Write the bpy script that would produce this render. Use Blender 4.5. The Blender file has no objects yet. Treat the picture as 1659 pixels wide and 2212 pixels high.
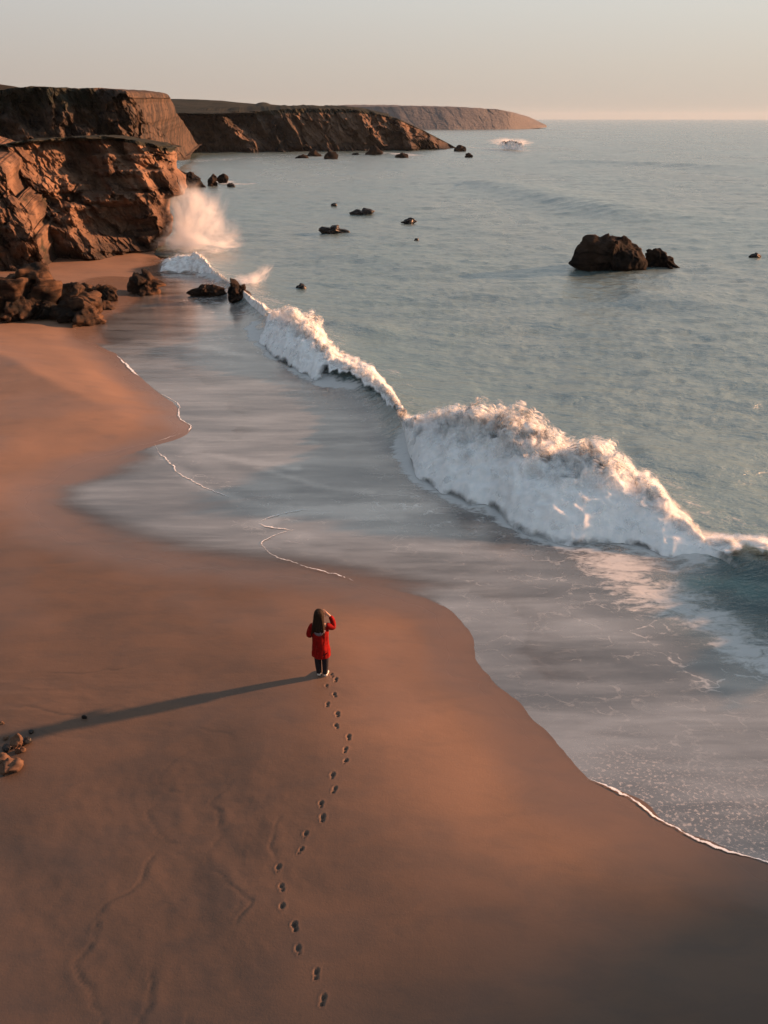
import bpy, bmesh, math, random
import numpy as np
from mathutils import Vector
R = math.radians
rng = np.random.default_rng(7)
random.seed(7)
sc = bpy.context.scene
col = sc.collection

# ------------------------------------------------------------------ camera geometry
F = 1700.0            # focal length in units of a 1659 x 2212 picture
PITCH = math.atan(851.0 / F)
HC = 10.75            # camera height above the still water
cp, sp = math.cos(PITCH), math.sin(PITCH)

def ray(px, py):
    u = (np.asarray(px, float) - 829.5) / F
    v = (np.asarray(py, float) - 1106.0) / F
    return u, cp - v * sp, -sp - v * cp          # x, y (forward), z

def at_y(px, py, Y):                              # point of the view ray at forward distance Y
    dx, dy, dz = ray(px, py)
    t = Y / dy
    return np.stack([dx * t, dy * t, HC + dz * t], -1)

def at_z(px, py, z=0.0):                          # point of the view ray on the level z
    dx, dy, dz = ray(px, py)
    t = (z - HC) / dz
    return np.stack([dx * t, dy * t, HC + dz * t], -1)

# ------------------------------------------------------------------ noise
_p = rng.permutation(256); _p = np.concatenate([_p, _p, _p])
_g = rng.normal(size=(256, 3)); _g /= np.linalg.norm(_g, axis=1)[:, None]
def perlin(x, y, z):
    x, y, z = np.broadcast_arrays(np.asarray(x, float), np.asarray(y, float), np.asarray(z, float))
    xi, yi, zi = np.floor(x).astype(int), np.floor(y).astype(int), np.floor(z).astype(int)
    xf, yf, zf = x - xi, y - yi, z - zi
    xi &= 255; yi &= 255; zi &= 255
    fade = lambda t: t * t * t * (t * (t * 6 - 15) + 10)
    u, v, w = fade(xf), fade(yf), fade(zf)
    def c(i, j, k):
        g = _g[_p[_p[_p[xi + i] + yi + j] + zi + k]]
        return g[..., 0] * (xf - i) + g[..., 1] * (yf - j) + g[..., 2] * (zf - k)
    l = lambda a, b, t: a + t * (b - a)
    return l(l(l(c(0,0,0), c(1,0,0), u), l(c(0,1,0), c(1,1,0), u), v),
             l(l(c(0,0,1), c(1,0,1), u), l(c(0,1,1), c(1,1,1), u), v), w) * 1.5
def fbm(x, y, z=0.0, oct=4, gain=.5):
    s, a, f = 0, 1.0, 1.0
    for i in range(oct):
        s = s + a * perlin(x * f + 13.7 * i, y * f + 7.1 * i, z * f + 3.3 * i); a *= gain; f *= 2.03
    return s
def ridged(x, y, z=0.0, oct=4, gain=.5):
    s, a, f = 0, 1.0, 1.0
    for i in range(oct):
        s = s + a * (1 - 2 * np.abs(perlin(x * f + 5.7 * i, y * f + 9.1 * i, z * f + 1.3 * i))); a *= gain; f *= 2.1
    return s
def sstep(a, b, x):
    t = np.clip((x - a) / (b - a), 0, 1); return t * t * (3 - 2 * t)

def blocks(x, y, z, seed=0):
    """Cells of broken rock: every cell has its own step and tilt."""
    r = np.random.default_rng(seed); T = r.random((4096, 7))
    xi, yi, zi = np.floor(x).astype(np.int64), np.floor(y).astype(np.int64), np.floor(z).astype(np.int64)
    best = np.full(x.shape, 1e9); idx = np.zeros(x.shape, int); dx = np.zeros(x.shape); dz = np.zeros(x.shape); dy = np.zeros(x.shape)
    for i in (-1, 0, 1):
        for j in (-1, 0, 1):
            for k in (-1, 0, 1):
                h = ((xi + i) * 73856093 ^ (yi + j) * 19349663 ^ (zi + k) * 83492791) & 4095
                ex, ey, ez = x - (xi + i + T[h, 0]), y - (yi + j + T[h, 1]), z - (zi + k + T[h, 2])
                d = ex * ex + ey * ey + ez * ez
                m = d < best
                best = np.where(m, d, best); idx = np.where(m, h, idx); dx = np.where(m, ex, dx); dy = np.where(m, ey, dy); dz = np.where(m, ez, dz)
    return (T[idx, 3] - .5) + (T[idx, 4] - .5) * 1.8 * dx + (T[idx, 5] - .5) * 1.8 * dz + (T[idx, 6] - .5) * dy

# ------------------------------------------------------------------ polylines
def catmull(P, n=12):
    P = np.asarray(P, float)
    Q = np.vstack([2 * P[0] - P[1], P, 2 * P[-1] - P[-2]])
    out = []
    for i in range(1, len(Q) - 2):
        a, b, c, d = Q[i-1], Q[i], Q[i+1], Q[i+2]
        for t in np.linspace(0, 1, n, endpoint=False):
            out.append(.5 * (2*b + (c-a)*t + (2*a-5*b+4*c-d)*t*t + (3*b-a-3*c+d)*t**3))
    out.append(Q[-2]); return np.array(out)

def seg_dist(pts, L, chunk=40000):                # distance, parameter along the line (index units)
    A, B = L[:-1], L[1:]
    D = B - A; dd = (D * D).sum(1) + 1e-12
    dist = np.empty(len(pts)); par = np.empty(len(pts))
    for i in range(0, len(pts), chunk):
        p = pts[i:i+chunk]
        rx = p[:, None, 0] - A[None, :, 0]; ry = p[:, None, 1] - A[None, :, 1]
        t = np.clip((rx * D[:, 0] + ry * D[:, 1]) / dd, 0, 1)
        ex = rx - t * D[:, 0]; ey = ry - t * D[:, 1]
        d2 = ex * ex + ey * ey
        k = d2.argmin(1); ar = np.arange(len(p))
        dist[i:i+chunk] = np.sqrt(d2[ar, k]); par[i:i+chunk] = k + t[ar, k]
    return dist, par

def inside(pts, P, chunk=40000):
    x0, y0 = P[:, 0], P[:, 1]; x1, y1 = np.roll(x0, -1), np.roll(y0, -1)
    out = np.zeros(len(pts), bool)
    for i in range(0, len(pts), chunk):
        p = pts[i:i+chunk]
        yy = p[:, 1][:, None]
        c = (y0 > yy) != (y1 > yy)
        xs = (x1 - x0) * (yy - y0) / (y1 - y0 + 1e-12) + x0
        out[i:i+chunk] = ((c & (p[:, 0][:, None] < xs)).sum(1) % 2) == 1
    return out

# ------------------------------------------------------------------ object helpers
def tag(o, label=None, cat=None, group=None, kind=None):
    if label: o['label'] = label
    if cat: o['category'] = cat
    if group: o['group'] = group
    if kind: o['kind'] = kind
    return o

def mesh_obj(name, V, faces, mat=None, parent=None, smooth=True, attrs=None):
    V = np.ascontiguousarray(V, np.float32); faces = np.ascontiguousarray(faces, np.int32)
    me = bpy.data.meshes.new(name)
    n, k = faces.shape
    me.vertices.add(len(V)); me.vertices.foreach_set('co', V.ravel())
    me.loops.add(n * k); me.loops.foreach_set('vertex_index', faces.ravel())
    me.polygons.add(n)
    me.polygons.foreach_set('loop_start', np.arange(0, n * k, k, dtype=np.int32))
    me.polygons.foreach_set('use_smooth', np.full(n, smooth))
    me.update(calc_edges=True); me.validate()
    if attrs:
        for a, v in attrs.items():
            me.attributes.new(a, 'FLOAT', 'POINT').data.foreach_set('value', np.ascontiguousarray(v, np.float32).ravel())
    if mat: me.materials.append(mat)
    o = bpy.data.objects.new(name, me); col.objects.link(o)
    if parent: o.parent = parent
    return o

def grid_faces(nr, nc, keep=None, flip=False):
    i = np.arange(nr * nc).reshape(nr, nc)
    f = np.stack([i[:-1, :-1], i[:-1, 1:], i[1:, 1:], i[1:, :-1]], -1).reshape(-1, 4)
    if keep is not None: f = f[keep[f].any(1)]
    if flip: f = f[:, ::-1]
    return f

def compact(V, f, attrs):
    used = np.unique(f); m = np.full(len(V), -1); m[used] = np.arange(len(used))
    return V[used], m[f], {a: v[used] for a, v in attrs.items()}

# ------------------------------------------------------------------ shader helpers
class NT:
    def __init__(s, name):
        s.m = bpy.data.materials.new(name); s.m.use_nodes = True
        s.t = s.m.node_tree; s.t.nodes.clear()
        s.out = s.t.nodes.new('ShaderNodeOutputMaterial')
    def n(s, kind, **kw):
        nd = s.t.nodes.new('ShaderNode' + kind)
        for k, v in kw.items():
            if k.startswith('_'): setattr(nd, k[1:], v)
            else: s.put(nd, k.replace('__', ' '), v)
        return nd
    def put(s, nd, key, v):
        sock = nd.inputs[int(key[1:])] if key[0] == 'i' and key[1:].isdigit() else nd.inputs[key]
        if hasattr(v, 'is_output') or isinstance(v, bpy.types.NodeSocket): s.t.links.new(v, sock)
        else: sock.default_value = v
    def attr(s, name): return s.n('Attribute', _attribute_name=name).outputs['Fac']
    def math(s, op, a, b=0.0, clamp=False):
        nd = s.n('Math', _operation=op, _use_clamp=clamp); s.put(nd, 'i0', a); s.put(nd, 'i1', b); return nd.outputs[0]
    def ramp(s, f, lo, hi, a=0.0, b=1.0):
        nd = s.n('MapRange', _interpolation_type='SMOOTHSTEP'); s.put(nd, 'i0', f); s.put(nd, 'i1', lo); s.put(nd, 'i2', hi); s.put(nd, 'i3', a); s.put(nd, 'i4', b)
        return nd.outputs[0]
    def mix(s, f, a, b):
        nd = s.n('Mix', _data_type='RGBA', _clamp_factor=True); s.put(nd, 'i0', f)
        for k, v in (('i6', a), ('i7', b)): s.put(nd, k, (*v, 1) if isinstance(v, tuple) and len(v) == 3 else v)
        return nd.outputs[2]
    def mixf(s, f, a, b):
        nd = s.n('Mix', _data_type='FLOAT', _clamp_factor=True); s.put(nd, 'i0', f); s.put(nd, 'i2', a); s.put(nd, 'i3', b); return nd.outputs[0]
    def pos(s, scale=(1, 1, 1), rot=(0, 0, 0)):
        g = s.n('NewGeometry'); mp = s.n('Mapping'); s.put(mp, 'Vector', g.outputs['Position']); mp.inputs['Scale'].default_value = scale; mp.inputs['Rotation'].default_value = rot
        return mp.outputs[0]
    def noise(s, vec, scale, detail=4.0, rough=.55, dist=0.0):
        nd = s.n('TexNoise'); s.put(nd, 'Vector', vec); s.put(nd, 'Scale', scale); s.put(nd, 'Detail', detail); s.put(nd, 'Roughness', rough); s.put(nd, 'Distortion', dist)
        return nd.outputs['Fac']
    def bump(s, h, strength, distance, normal=None):
        nd = s.n('Bump'); s.put(nd, 'Height', h); s.put(nd, 'Strength', strength); s.put(nd, 'Distance', distance)
        if normal is not None: s.put(nd, 'Normal', normal)
        return nd.outputs[0]
    def bsdf(s, **kw):
        b = s.n('BsdfPrincipled')
        for k, v in kw.items(): s.put(b, k.replace('__', ' '), (*v, 1) if isinstance(v, tuple) and len(v) == 3 else v)
        return b.outputs[0]
    def done(s, sh):
        s.t.links.new(sh, s.out.inputs['Surface']); return s.m

# ------------------------------------------------------------------ materials
def mat_sand():
    s = NT('sand')
    wet = s.attr('wet'); stain = s.attr('stain')
    big = s.noise(s.pos((.35, .6, 1)), .6, 4, .55)
    mid = s.noise(s.pos((.7, 1.6, 1), (0, 0, -.3)), 1.1, 6, .6, .4)
    fine = s.noise(s.pos(), 90, 3, .7)
    dry = s.mix(s.ramp(big, .35, .66), SAND_A, SAND_B)
    dry = s.mix(s.math('MULTIPLY', s.ramp(mid, .48, .72), .45), dry, SAND_C)
    dry = s.mix(s.math('MULTIPLY', s.ramp(fine, .3, .75), .25), dry, SAND_D)
    c = s.mix(s.math('MULTIPLY', wet, .6), dry, SAND_WET)
    damp_shade = s.attr('damp_shade')
    c = s.mix(s.math('MULTIPLY', damp_shade, s.ramp(big, .2, .8, .75, 1.0)), c, s.mix(s.ramp(mid, .4, .65), (.104, .069, .050), (.086, .062, .049)))
    c = s.mix(stain, c, (.045, .04, .036))
    rough = s.mixf(wet, .7, .26)
    spec = s.mixf(wet, .22, .5)
    h = s.math('ADD', s.math('MULTIPLY', s.noise(s.pos(), 30, 5, .65), .4), s.noise(s.pos((1, 2.0, 1), (0, 0, -.25)), 2.3, 4, .55))
    n = s.bump(h, s.mixf(wet, .24, .06), .04)
    return s.done(s.bsdf(Base__Color=c, Roughness=rough, Specular__IOR__Level=spec, Normal=n))

def mat_sea():
    s = NT('sea_water')
    sw = s.attr('swash'); fo = s.attr('foam'); film = s.attr('film'); st = s.attr('streak'); cl = s.attr('clear')
    big = s.noise(s.pos((.5, .22, 1), (0, 0, .25)), .07, 4, .6)
    deep = s.mix(s.ramp(big, .35, .65), SEA_A, SEA_B)
    deep = s.mix(cl, deep, (.018, .062, .068))
    s1 = s.noise(s.pos((.10, .55, 1), (0, 0, .12)), 1.1, 6, .62, .35)
    s2 = s.noise(s.pos((.22, 1.3, 1), (0, 0, -.08)), 1.3, 5, .6, .3)
    sk = s.math('ADD', s.math('MULTIPLY', s.ramp(s1, .36, .70), .6), s.math('MULTIPLY', s.ramp(s2, .40, .74), .4))
    sk = s.math('ADD', sk, s.math('MULTIPLY', st, .9), True)
    swc = s.mix(sk, SW_A, SW_B)
    swc = s.mix(s.math('MULTIPLY', s.attr('dark_band'), .65), swc, (.045, .062, .078))
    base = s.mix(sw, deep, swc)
    f1 = s.noise(s.pos((.45, 1, 1), (0, 0, .25)), 2.3, 8, .70, 1.1)
    f2 = s.noise(s.pos((.6, 1, 1)), 7, 4, .6, .5)
    ff = s.math('ADD', s.math('MULTIPLY', f1, .75), s.math('MULTIPLY', f2, .25))
    thr = s.mixf(fo, .82, .22)
    nd = s.n('MapRange', _interpolation_type='SMOOTHSTEP'); s.put(nd, 'i0', ff); s.put(nd, 'i1', thr); s.put(nd, 'i2', s.math('ADD', thr, .22))
    fa = s.math('MULTIPLY', nd.outputs[0], s.ramp(fo, .02, .15))
    fa = s.math('MULTIPLY', fa, .85)
    base = s.mix(fa, base, (.58, .61, .62))
    # lace of thin foam threads and specks of bubbles on the wash
    wv = s.n('VectorMath', _operation='ADD'); s.put(wv, 'i0', s.pos((.55, 1, 1), (0, 0, .15)))
    nzv = s.n('TexNoise'); s.put(nzv, 'Vector', s.pos()); s.put(nzv, 'Scale', 1.1); s.put(nzv, 'Detail', 4.0); s.put(wv, 'i1', nzv.outputs['Color'])
    vo = s.n('TexVoronoi', _feature='DISTANCE_TO_EDGE'); s.put(vo, 'Vector', wv.outputs[0]); s.put(vo, 'Scale', 2.2)
    lace = s.math('MULTIPLY', s.ramp(vo.outputs['Distance'], .0, .07, 1, 0), s.ramp(f1, .45, .68))
    lace = s.math('MULTIPLY', s.math('MULTIPLY', lace, s.attr('lace')), .55)
    base = s.mix(lace, base, (.60, .61, .60))
    bub = s.math('MULTIPLY', s.ramp(s.noise(s.pos((.8, 1, 1)), 16, 3, .7), .52, .66), s.attr('bubble'))
    base = s.mix(s.math('MULTIPLY', bub, .7), base, (.55, .50, .46))
    base = s.mix(s.math('MULTIPLY', s.attr('glow_tint'), .9), base, (.06, .15, .15))
    rough = s.mixf(fa, s.mixf(sw, s.ramp(big, .3, .7, .20, .30), .17), .7)
    # chop: three sizes of ripple, crests roughly parallel to the shore
    w1 = s.noise(s.pos((.45, 1, 1), (0, 0, .2)), .75, 5, .6, .3)
    w2 = s.noise(s.pos((.5, 1, 1), (0, 0, -.15)), 2.6, 5, .62, .2)
    h = s.math('ADD', w1, s.math('MULTIPLY', w2, .42))
    hs = s.noise(s.pos((.25, 1, 1), (0, 0, .1)), 3.0, 4, .6, .2)
    n1 = s.bump(h, s.mixf(sw, BUMP, .0), .55)
    n2 = s.bump(hs, s.mixf(sw, .0, .14), .05, n1)
    b = s.bsdf(Base__Color=base, Roughness=rough, IOR=1.40, Specular__IOR__Level=s.mixf(sw, .8, .9), Normal=n2)
    gn = s.n('BsdfGlossy'); s.put(gn, 'Color', s.mix(sw, (.97, .99, .98), (1.0, .95, .90))); s.put(gn, 'Roughness', s.mixf(sw, .26, .24)); s.put(gn, 'Normal', n2)
    sheen = s.math('MULTIPLY', s.mixf(sw, .20, s.mixf(sk, .15, .38)), s.math('SUBTRACT', 1.0, fa))
    sheen = s.math('MULTIPLY', sheen, s.math('SUBTRACT', 1.0, s.math('MAXIMUM', s.math('MULTIPLY', cl, .8), s.math('MULTIPLY', s.attr('dark_band'), .5))))
    mg = s.n('MixShader'); s.put(mg, 'i0', sheen); s.put(mg, 'i1', b); s.put(mg, 'i2', gn.outputs[0]); b = mg.outputs[0]
    tr = s.n('BsdfTransparent').outputs[0]
    edge = s.math('ADD', film, s.math('MULTIPLY', s.math('SUBTRACT', s1, .5), .9), True)
    m = s.n('MixShader'); s.put(m, 'i0', s.ramp(edge, .0, .80)); s.put(m, 'i1', tr); s.put(m, 'i2', b)
    return s.done(m.outputs[0])

def mat_foam(name='foam', fine=2.2):
    s = NT(name)
    a = s.attr('cover')
    g1 = s.noise(s.pos(), fine, 6, .58, .5)
    tone = s.noise(s.pos(), 5, 5, .65)
    c = s.mix(s.ramp(tone, .3, .7), (.74, .80, .83), (.88, .91, .92))
    n = s.bump(s.noise(s.pos(), 4, 4, .55), .15, .08)
    b = s.bsdf(Base__Color=c, Roughness=.9, Specular__IOR__Level=.15, Subsurface__Weight=.2, Subsurface__Radius=Vector((.25, .25, .22)), Subsurface__Scale=.4, Normal=n)
    tr = s.n('BsdfTransparent').outputs[0]
    al = s.ramp(s.math('ADD', a, s.math('MULTIPLY', s.math('SUBTRACT', g1, .5), s.attr('wisp'))), .15, .85)
    m = s.n('MixShader'); s.put(m, 'i0', al); s.put(m, 'i1', tr); s.put(m, 'i2', b)
    return s.done(m.outputs[0])

def mat_rock(name, warm, mid, dark, scale=1.0, heath=False, wetline=False, ang=.85):
    s = NT(name)
    # strata run down to the right across the face
    st = s.noise(s.pos((.35 * scale, .35 * scale, 1.5 * scale), (0, ang, 0)), 1.0, 8, .62, .6)
    st2 = s.noise(s.pos((.9 * scale, .9 * scale, 5 * scale), (0, ang, 0)), 1.0, 6, .65, .4)
    blot = s.noise(s.pos((scale, scale, scale)), .28, 6, .6, .3)
    gr = s.noise(s.pos((scale, scale, scale)), 5.0, 6, .7)
    c = s.mix(s.ramp(blot, .36, .62), warm, mid)
    c = s.mix(s.math('MULTIPLY', s.ramp(st, .50, .66), .75), c, dark)
    c = s.mix(s.math('MULTIPLY', s.ramp(st2, .56, .72), .6), c, dark)
    c = s.mix(s.math('MULTIPLY', s.ramp(gr, .5, .8), .35), c, dark)
    if wetline:
        sepz = s.n('SeparateXYZ'); g = s.n('NewGeometry'); s.put(sepz, 'Vector', g.outputs['Position'])
        zz = s.math('ADD', sepz.outputs[2], s.math('MULTIPLY', s.math('SUBTRACT', blot, .5), 5.0))
        c = s.mix(s.ramp(zz, .2, 2.6, .85, 0), c, (.022, .021, .021))
    if heath:
        he = s.attr('heath')
        hn = s.noise(s.pos((scale, scale, scale)), .5, 8, .7)
        hn2 = s.noise(s.pos((scale, scale, scale)), 3.0, 6, .75)
        hc = s.mix(s.ramp(hn, .38, .62), (.016, .020, .016), (.036, .035, .026))
        hc = s.mix(s.math('MULTIPLY', s.ramp(hn2, .5, .75), .7), hc, (.009, .011, .009))
        k = s.ramp(s.math('ADD', he, s.math('MULTIPLY', s.math('SUBTRACT', hn, .5), 1.6)), .35, .65)
        c = s.mix(k, c, hc)
    h = s.math('ADD', s.math('ADD', s.math('MULTIPLY', st, .5), s.math('MULTIPLY', st2, .35)), s.math('MULTIPLY', gr, .22))
    n = s.bump(h, .42, .5 / scale)
    return s.done(s.bsdf(Base__Color=c, Roughness=.85, Specular__IOR__Level=.06, Normal=n))

def mat_plain(name, c, rough=.7, var=.25, scale=40, spec=.3, bump=.3):
    s = NT(name)
    nz = s.noise(s.pos(), scale, 5, .6)
    d = tuple(x * (1 - var) for x in c)
    b = s.bsdf(Base__Color=s.mix(s.ramp(nz, .35, .65), c, d), Roughness=rough, Specular__IOR__Level=spec, Normal=s.bump(nz, bump, .01))
    return s.done(b)

def mat_spray(name, dens, scale=.35, warm=(.97, .98, 1.0)):
    s = NT(name)
    tc = s.n('TexCoord').outputs['Object']
    ln = s.n('VectorMath', _operation='LENGTH'); s.put(ln, 'i0', tc)
    nz = s.noise(tc, 1.3, 7, .66, .9)
    r = s.math('ADD', ln.outputs['Value'], s.math('MULTIPLY', s.math('SUBTRACT', nz, .5), 4.6))
    d = s.math('MULTIPLY', s.ramp(r, -.1, .75, 1, 0), dens)
    # nothing left at the shell of the domain
    d = s.math('MULTIPLY', d, s.ramp(ln.outputs['Value'], .35, .98, 1, 0))
    v = s.n('VolumePrincipled'); s.put(v, 'Color', (*warm, 1)); s.put(v, 'Density', d); s.put(v, 'Anisotropy', .25)
    s.t.links.new(v.outputs[0], s.out.inputs['Volume'])
    return s.m

# tuning values -----------------------------------------------------------------
SAND_A = (.250, .150, .098); SAND_B = (.208, .129, .088); SAND_C = (.140, .099, .079); SAND_D = (.245, .157, .112); SAND_WET = (.13, .088, .068)
SEA_A = (.078, .140, .143); SEA_B = (.125, .180, .180)
SW_A = (.072, .072, .074); SW_B = (.225, .205, .185)
BUMP = .56
SUN_EL, SUN_S, SKY_S, EXPO = 14.0, 4.1, .10, 1.65
SUN_COL = (1.0, .47, .235)
SUN_ANG = 1.5
HAZE = .000035

M = dict(
    sand=mat_sand(), sea=mat_sea(), foam=mat_foam(), lace=mat_foam('foam_lace', 13.0),
    cliff=mat_rock('cliff_rock', (.215, .132, .088), (.085, .055, .041), (.010, .010, .011), 1.0, True, True),
    cliff_b=mat_rock('cliff_rock_back', (.105, .072, .052), (.040, .034, .030), (.011, .012, .014), 1.0, True, True),
    head=mat_rock('headland_rock', (.150, .100, .072), (.036, .034, .031), (.012, .014, .016), .16, True, True),
    far=mat_rock('far_headland_hazed', (.150, .145, .148), (.138, .136, .140), (.125, .125, .130), .05, False, False),  # distance haze painted in as pale, low contrast greys
    boulder=mat_rock('boulder_rock', (.10, .058, .036), (.015, .014, .013), (.006, .006, .007), 2.0),
    searock=mat_rock('sea_rock', (.040, .028, .021), (.008, .008, .008), (.004, .004, .005), 1.2),
    wetrock=mat_plain('wet_rock', (.014, .014, .015), .5, .5, 3, .4, .8),
    stone=mat_plain('stone', (.135, .080, .053), .8, .4, 12, .2, .6),
)

# ------------------------------------------------------------------ shoreline
shore_px = [(348, 560), (338, 575), (318, 605), (285, 640), (250, 668), (215, 682), (188, 708), (200, 738), (250, 768), (290, 806), (350, 852),
            (384, 880), (386, 902), (412, 922), (398, 942), (335, 962), (250, 990), (150, 1027), (88, 1062), (78, 1098), (110, 1130),
            (190, 1163), (300, 1193), (450, 1220), (560, 1232), (680, 1245), (770, 1260), (880, 1282), (960, 1312), (1000, 1350), (1020, 1385),
            (1022, 1420), (1060, 1472), (1130, 1540), (1180, 1590), (1222, 1640), (1272, 1686), (1370, 1730), (1430, 1775), (1530, 1822), (1659, 1866)]
_s = np.array([at_z(x, y, 0)[:2] for x, y in shore_px])
shore = catmull(np.vstack([_s, [(8.6, 7.3), (13, 4.5), (20, -2), (32, -14)]]), 8)
land = np.vstack([shore, [(32, -80), (-200, -80), (-200, 120), (shore[0][0] - 4, 90), (shore[0][0] - 1.5, shore[0][1] + 3)]])
# the polygon's own boundary, without the sides that lie on land
def sdf_land(p):
    d, par = seg_dist(p, shore)
    ins = inside(p, land)
    return np.where(ins, d, -d), par

# ------------------------------------------------------------------ breaker lines
brk = [  # foot px, crest px
    ((300, 588), (310, 572)), ((345, 588), (350, 566)), ((415, 592), (422, 559)), ((478, 612), (470, 594)), ((535, 665), (532, 638)), ((572, 702), (580, 676)),
    ((562, 745), (612, 692)), ((620, 785), (650, 704)), ((680, 818), (700, 758)), ((730, 838), (750, 795)), ((790, 868), (800, 822)),
    ((848, 914), (846, 860)), ((884, 985), (878, 916)), ((916, 1038), (955, 921)), ((1000, 1078), (1030, 936)), ((1070, 1112), (1110, 950)),
    ((1150, 1155), (1190, 985)), ((1230, 1172), (1255, 995)), ((1335, 1168), (1345, 1036)), ((1420, 1192), (1425, 1085)), ((1500, 1208), (1495, 1150)),
    ((1570, 1240), (1552, 1194)), ((1659, 1330), (1659, 1214)), ((1800, 1450), (1800, 1268)), ((2100, 1700), (2100, 1420))]
foot = np.array([at_z(*f, 0) for f, c in brk])
def crest_pt(f, c, k=.37):
    dx, dy, dz = ray(*c)
    Y = (HC + k * f[1]) / (k - dz / dy)
    return at_y(*c, Y)
crest = np.array([crest_pt(foot[i], brk[i][1]) for i in range(len(brk))])
NB = 14
footL, crestL = catmull(foot, NB), catmull(crest, NB)
crest2 = crestL[:, :2]
crest_z = crestL[:, 2]
surf = np.vstack([crest2, [(60, -60), (-200, -80), (-200, 120), (crest2[0][0] - 30, 95)]])

# ------------------------------------------------------------------ beach
def cum(segs, start):
    out = [start]
    for end, st in segs:
        n = max(1, int(round(abs(end - out[-1]) / st))); out += list(np.linspace(out[-1], end, n + 1)[1:])
    return np.array(out)
bx = cum([(-60, 1.2), (-38, .35), (-20, .16), (-9, .10), (-2.4, .055), (.7, .025), (8, .06), (16, .2), (45, 1.2)], -130.)
by = cum([(-20, 2.0), (2, .6), (5.2, .06), (13.6, .025), (22, .06), (46, .11), (76, .2)], -75.)
X, Y = np.meshgrid(bx, by)
P = np.stack([X.ravel(), Y.ravel()], 1)
print('beach verts', len(P))
# smoothed distance on an even grid
cs = .25
gx = np.arange(-70, 26, cs); gy = np.arange(-22, 100, cs)
GX, GY = np.meshgrid(gx, gy)
gs, _ = sdf_land(np.stack([GX.ravel(), GY.ravel()], 1)); gs = gs.reshape(GX.shape)
def blur(a, s):
    k = np.exp(-.5 * (np.arange(-int(3*s), int(3*s)+1) / s) ** 2); k /= k.sum(); h = len(k) // 2
    a = np.pad(a, ((h, h), (0, 0)), 'edge'); a = sum(k[i] * a[i:i + a.shape[0] - 2*h] for i in range(len(k)))
    a = np.pad(a, ((0, 0), (h, h)), 'edge'); return sum(k[i] * a[:, i:i + a.shape[1] - 2*h] for i in range(len(k)))
def sample(g, p):
    fx = np.clip((p[:, 0] - gx[0]) / cs, 0, len(gx) - 1.001); fy = np.clip((p[:, 1] - gy[0]) / cs, 0, len(gy) - 1.001)
    ix, iy = fx.astype(int), fy.astype(int); tx, ty = fx - ix, fy - iy
    return (g[iy, ix] * (1-tx) + g[iy, ix+1] * tx) * (1-ty) + (g[iy+1, ix] * (1-tx) + g[iy+1, ix+1] * tx) * ty
def profile(s, y):
    k = np.array([0, 1.2, 2.4, 3.4, 4.6, 6.0, 8.0, 10, 13, 30, 300.])
    ha = np.array([0, .10, .205, .275, .245, .10, -.14, -.36, -.52, -.5, .2]); hb = np.array([0, .09, .18, .25, .32, .40, .48, .52, .55, .6, 1.0])
    w = sstep(24, 32, y)
    return np.where(s > 0, np.interp(s, k, ha) * (1 - w) + np.interp(s, k, hb) * w, np.maximum(.05 * s, -1.6))
gh = blur(profile(gs, GY), 4.0); gsb = blur(gs, 2.0)
def beach_base(p):
    s0 = sample(gs, p)
    near = np.abs(s0) < 2.0
    s = s0.copy()
    if near.any(): s[near] = sdf_land(p[near])[0]
    h = profile(s, p[:, 1]) * (1 - sstep(.3, 1.6, s)) + sample(gh, p) * sstep(.3, 1.6, s)
    return h, s
ridge = catmull(at_z(np.array([-420, -200, 0, 60, 130, 230, 330]), np.array([690, 730, 778, 806, 838, 874, 900]), .5)[:, :2], 10)
def beach_z(p, detail=True):
    h, s = beach_base(p)
    d, par = seg_dist(p, ridge)
    fadeR = 1 - sstep(len(ridge) * .55, len(ridge) - 1, par)
    land_ = sstep(0.2, 2.5, s)
    h = h + land_ * fadeR * .5 * np.exp(-(np.sqrt(d * d + .06) / 2.6))
    h = h + land_ * (.06 * fbm(p[:, 0] * .16, p[:, 1] * .22, 3.0, 3) + .007 * fbm(p[:, 0] * .7, p[:, 1] * 1.1, 8.0, 3) * sstep(.5, 4, s))
    return h, s
H, S = beach_z(P)

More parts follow.
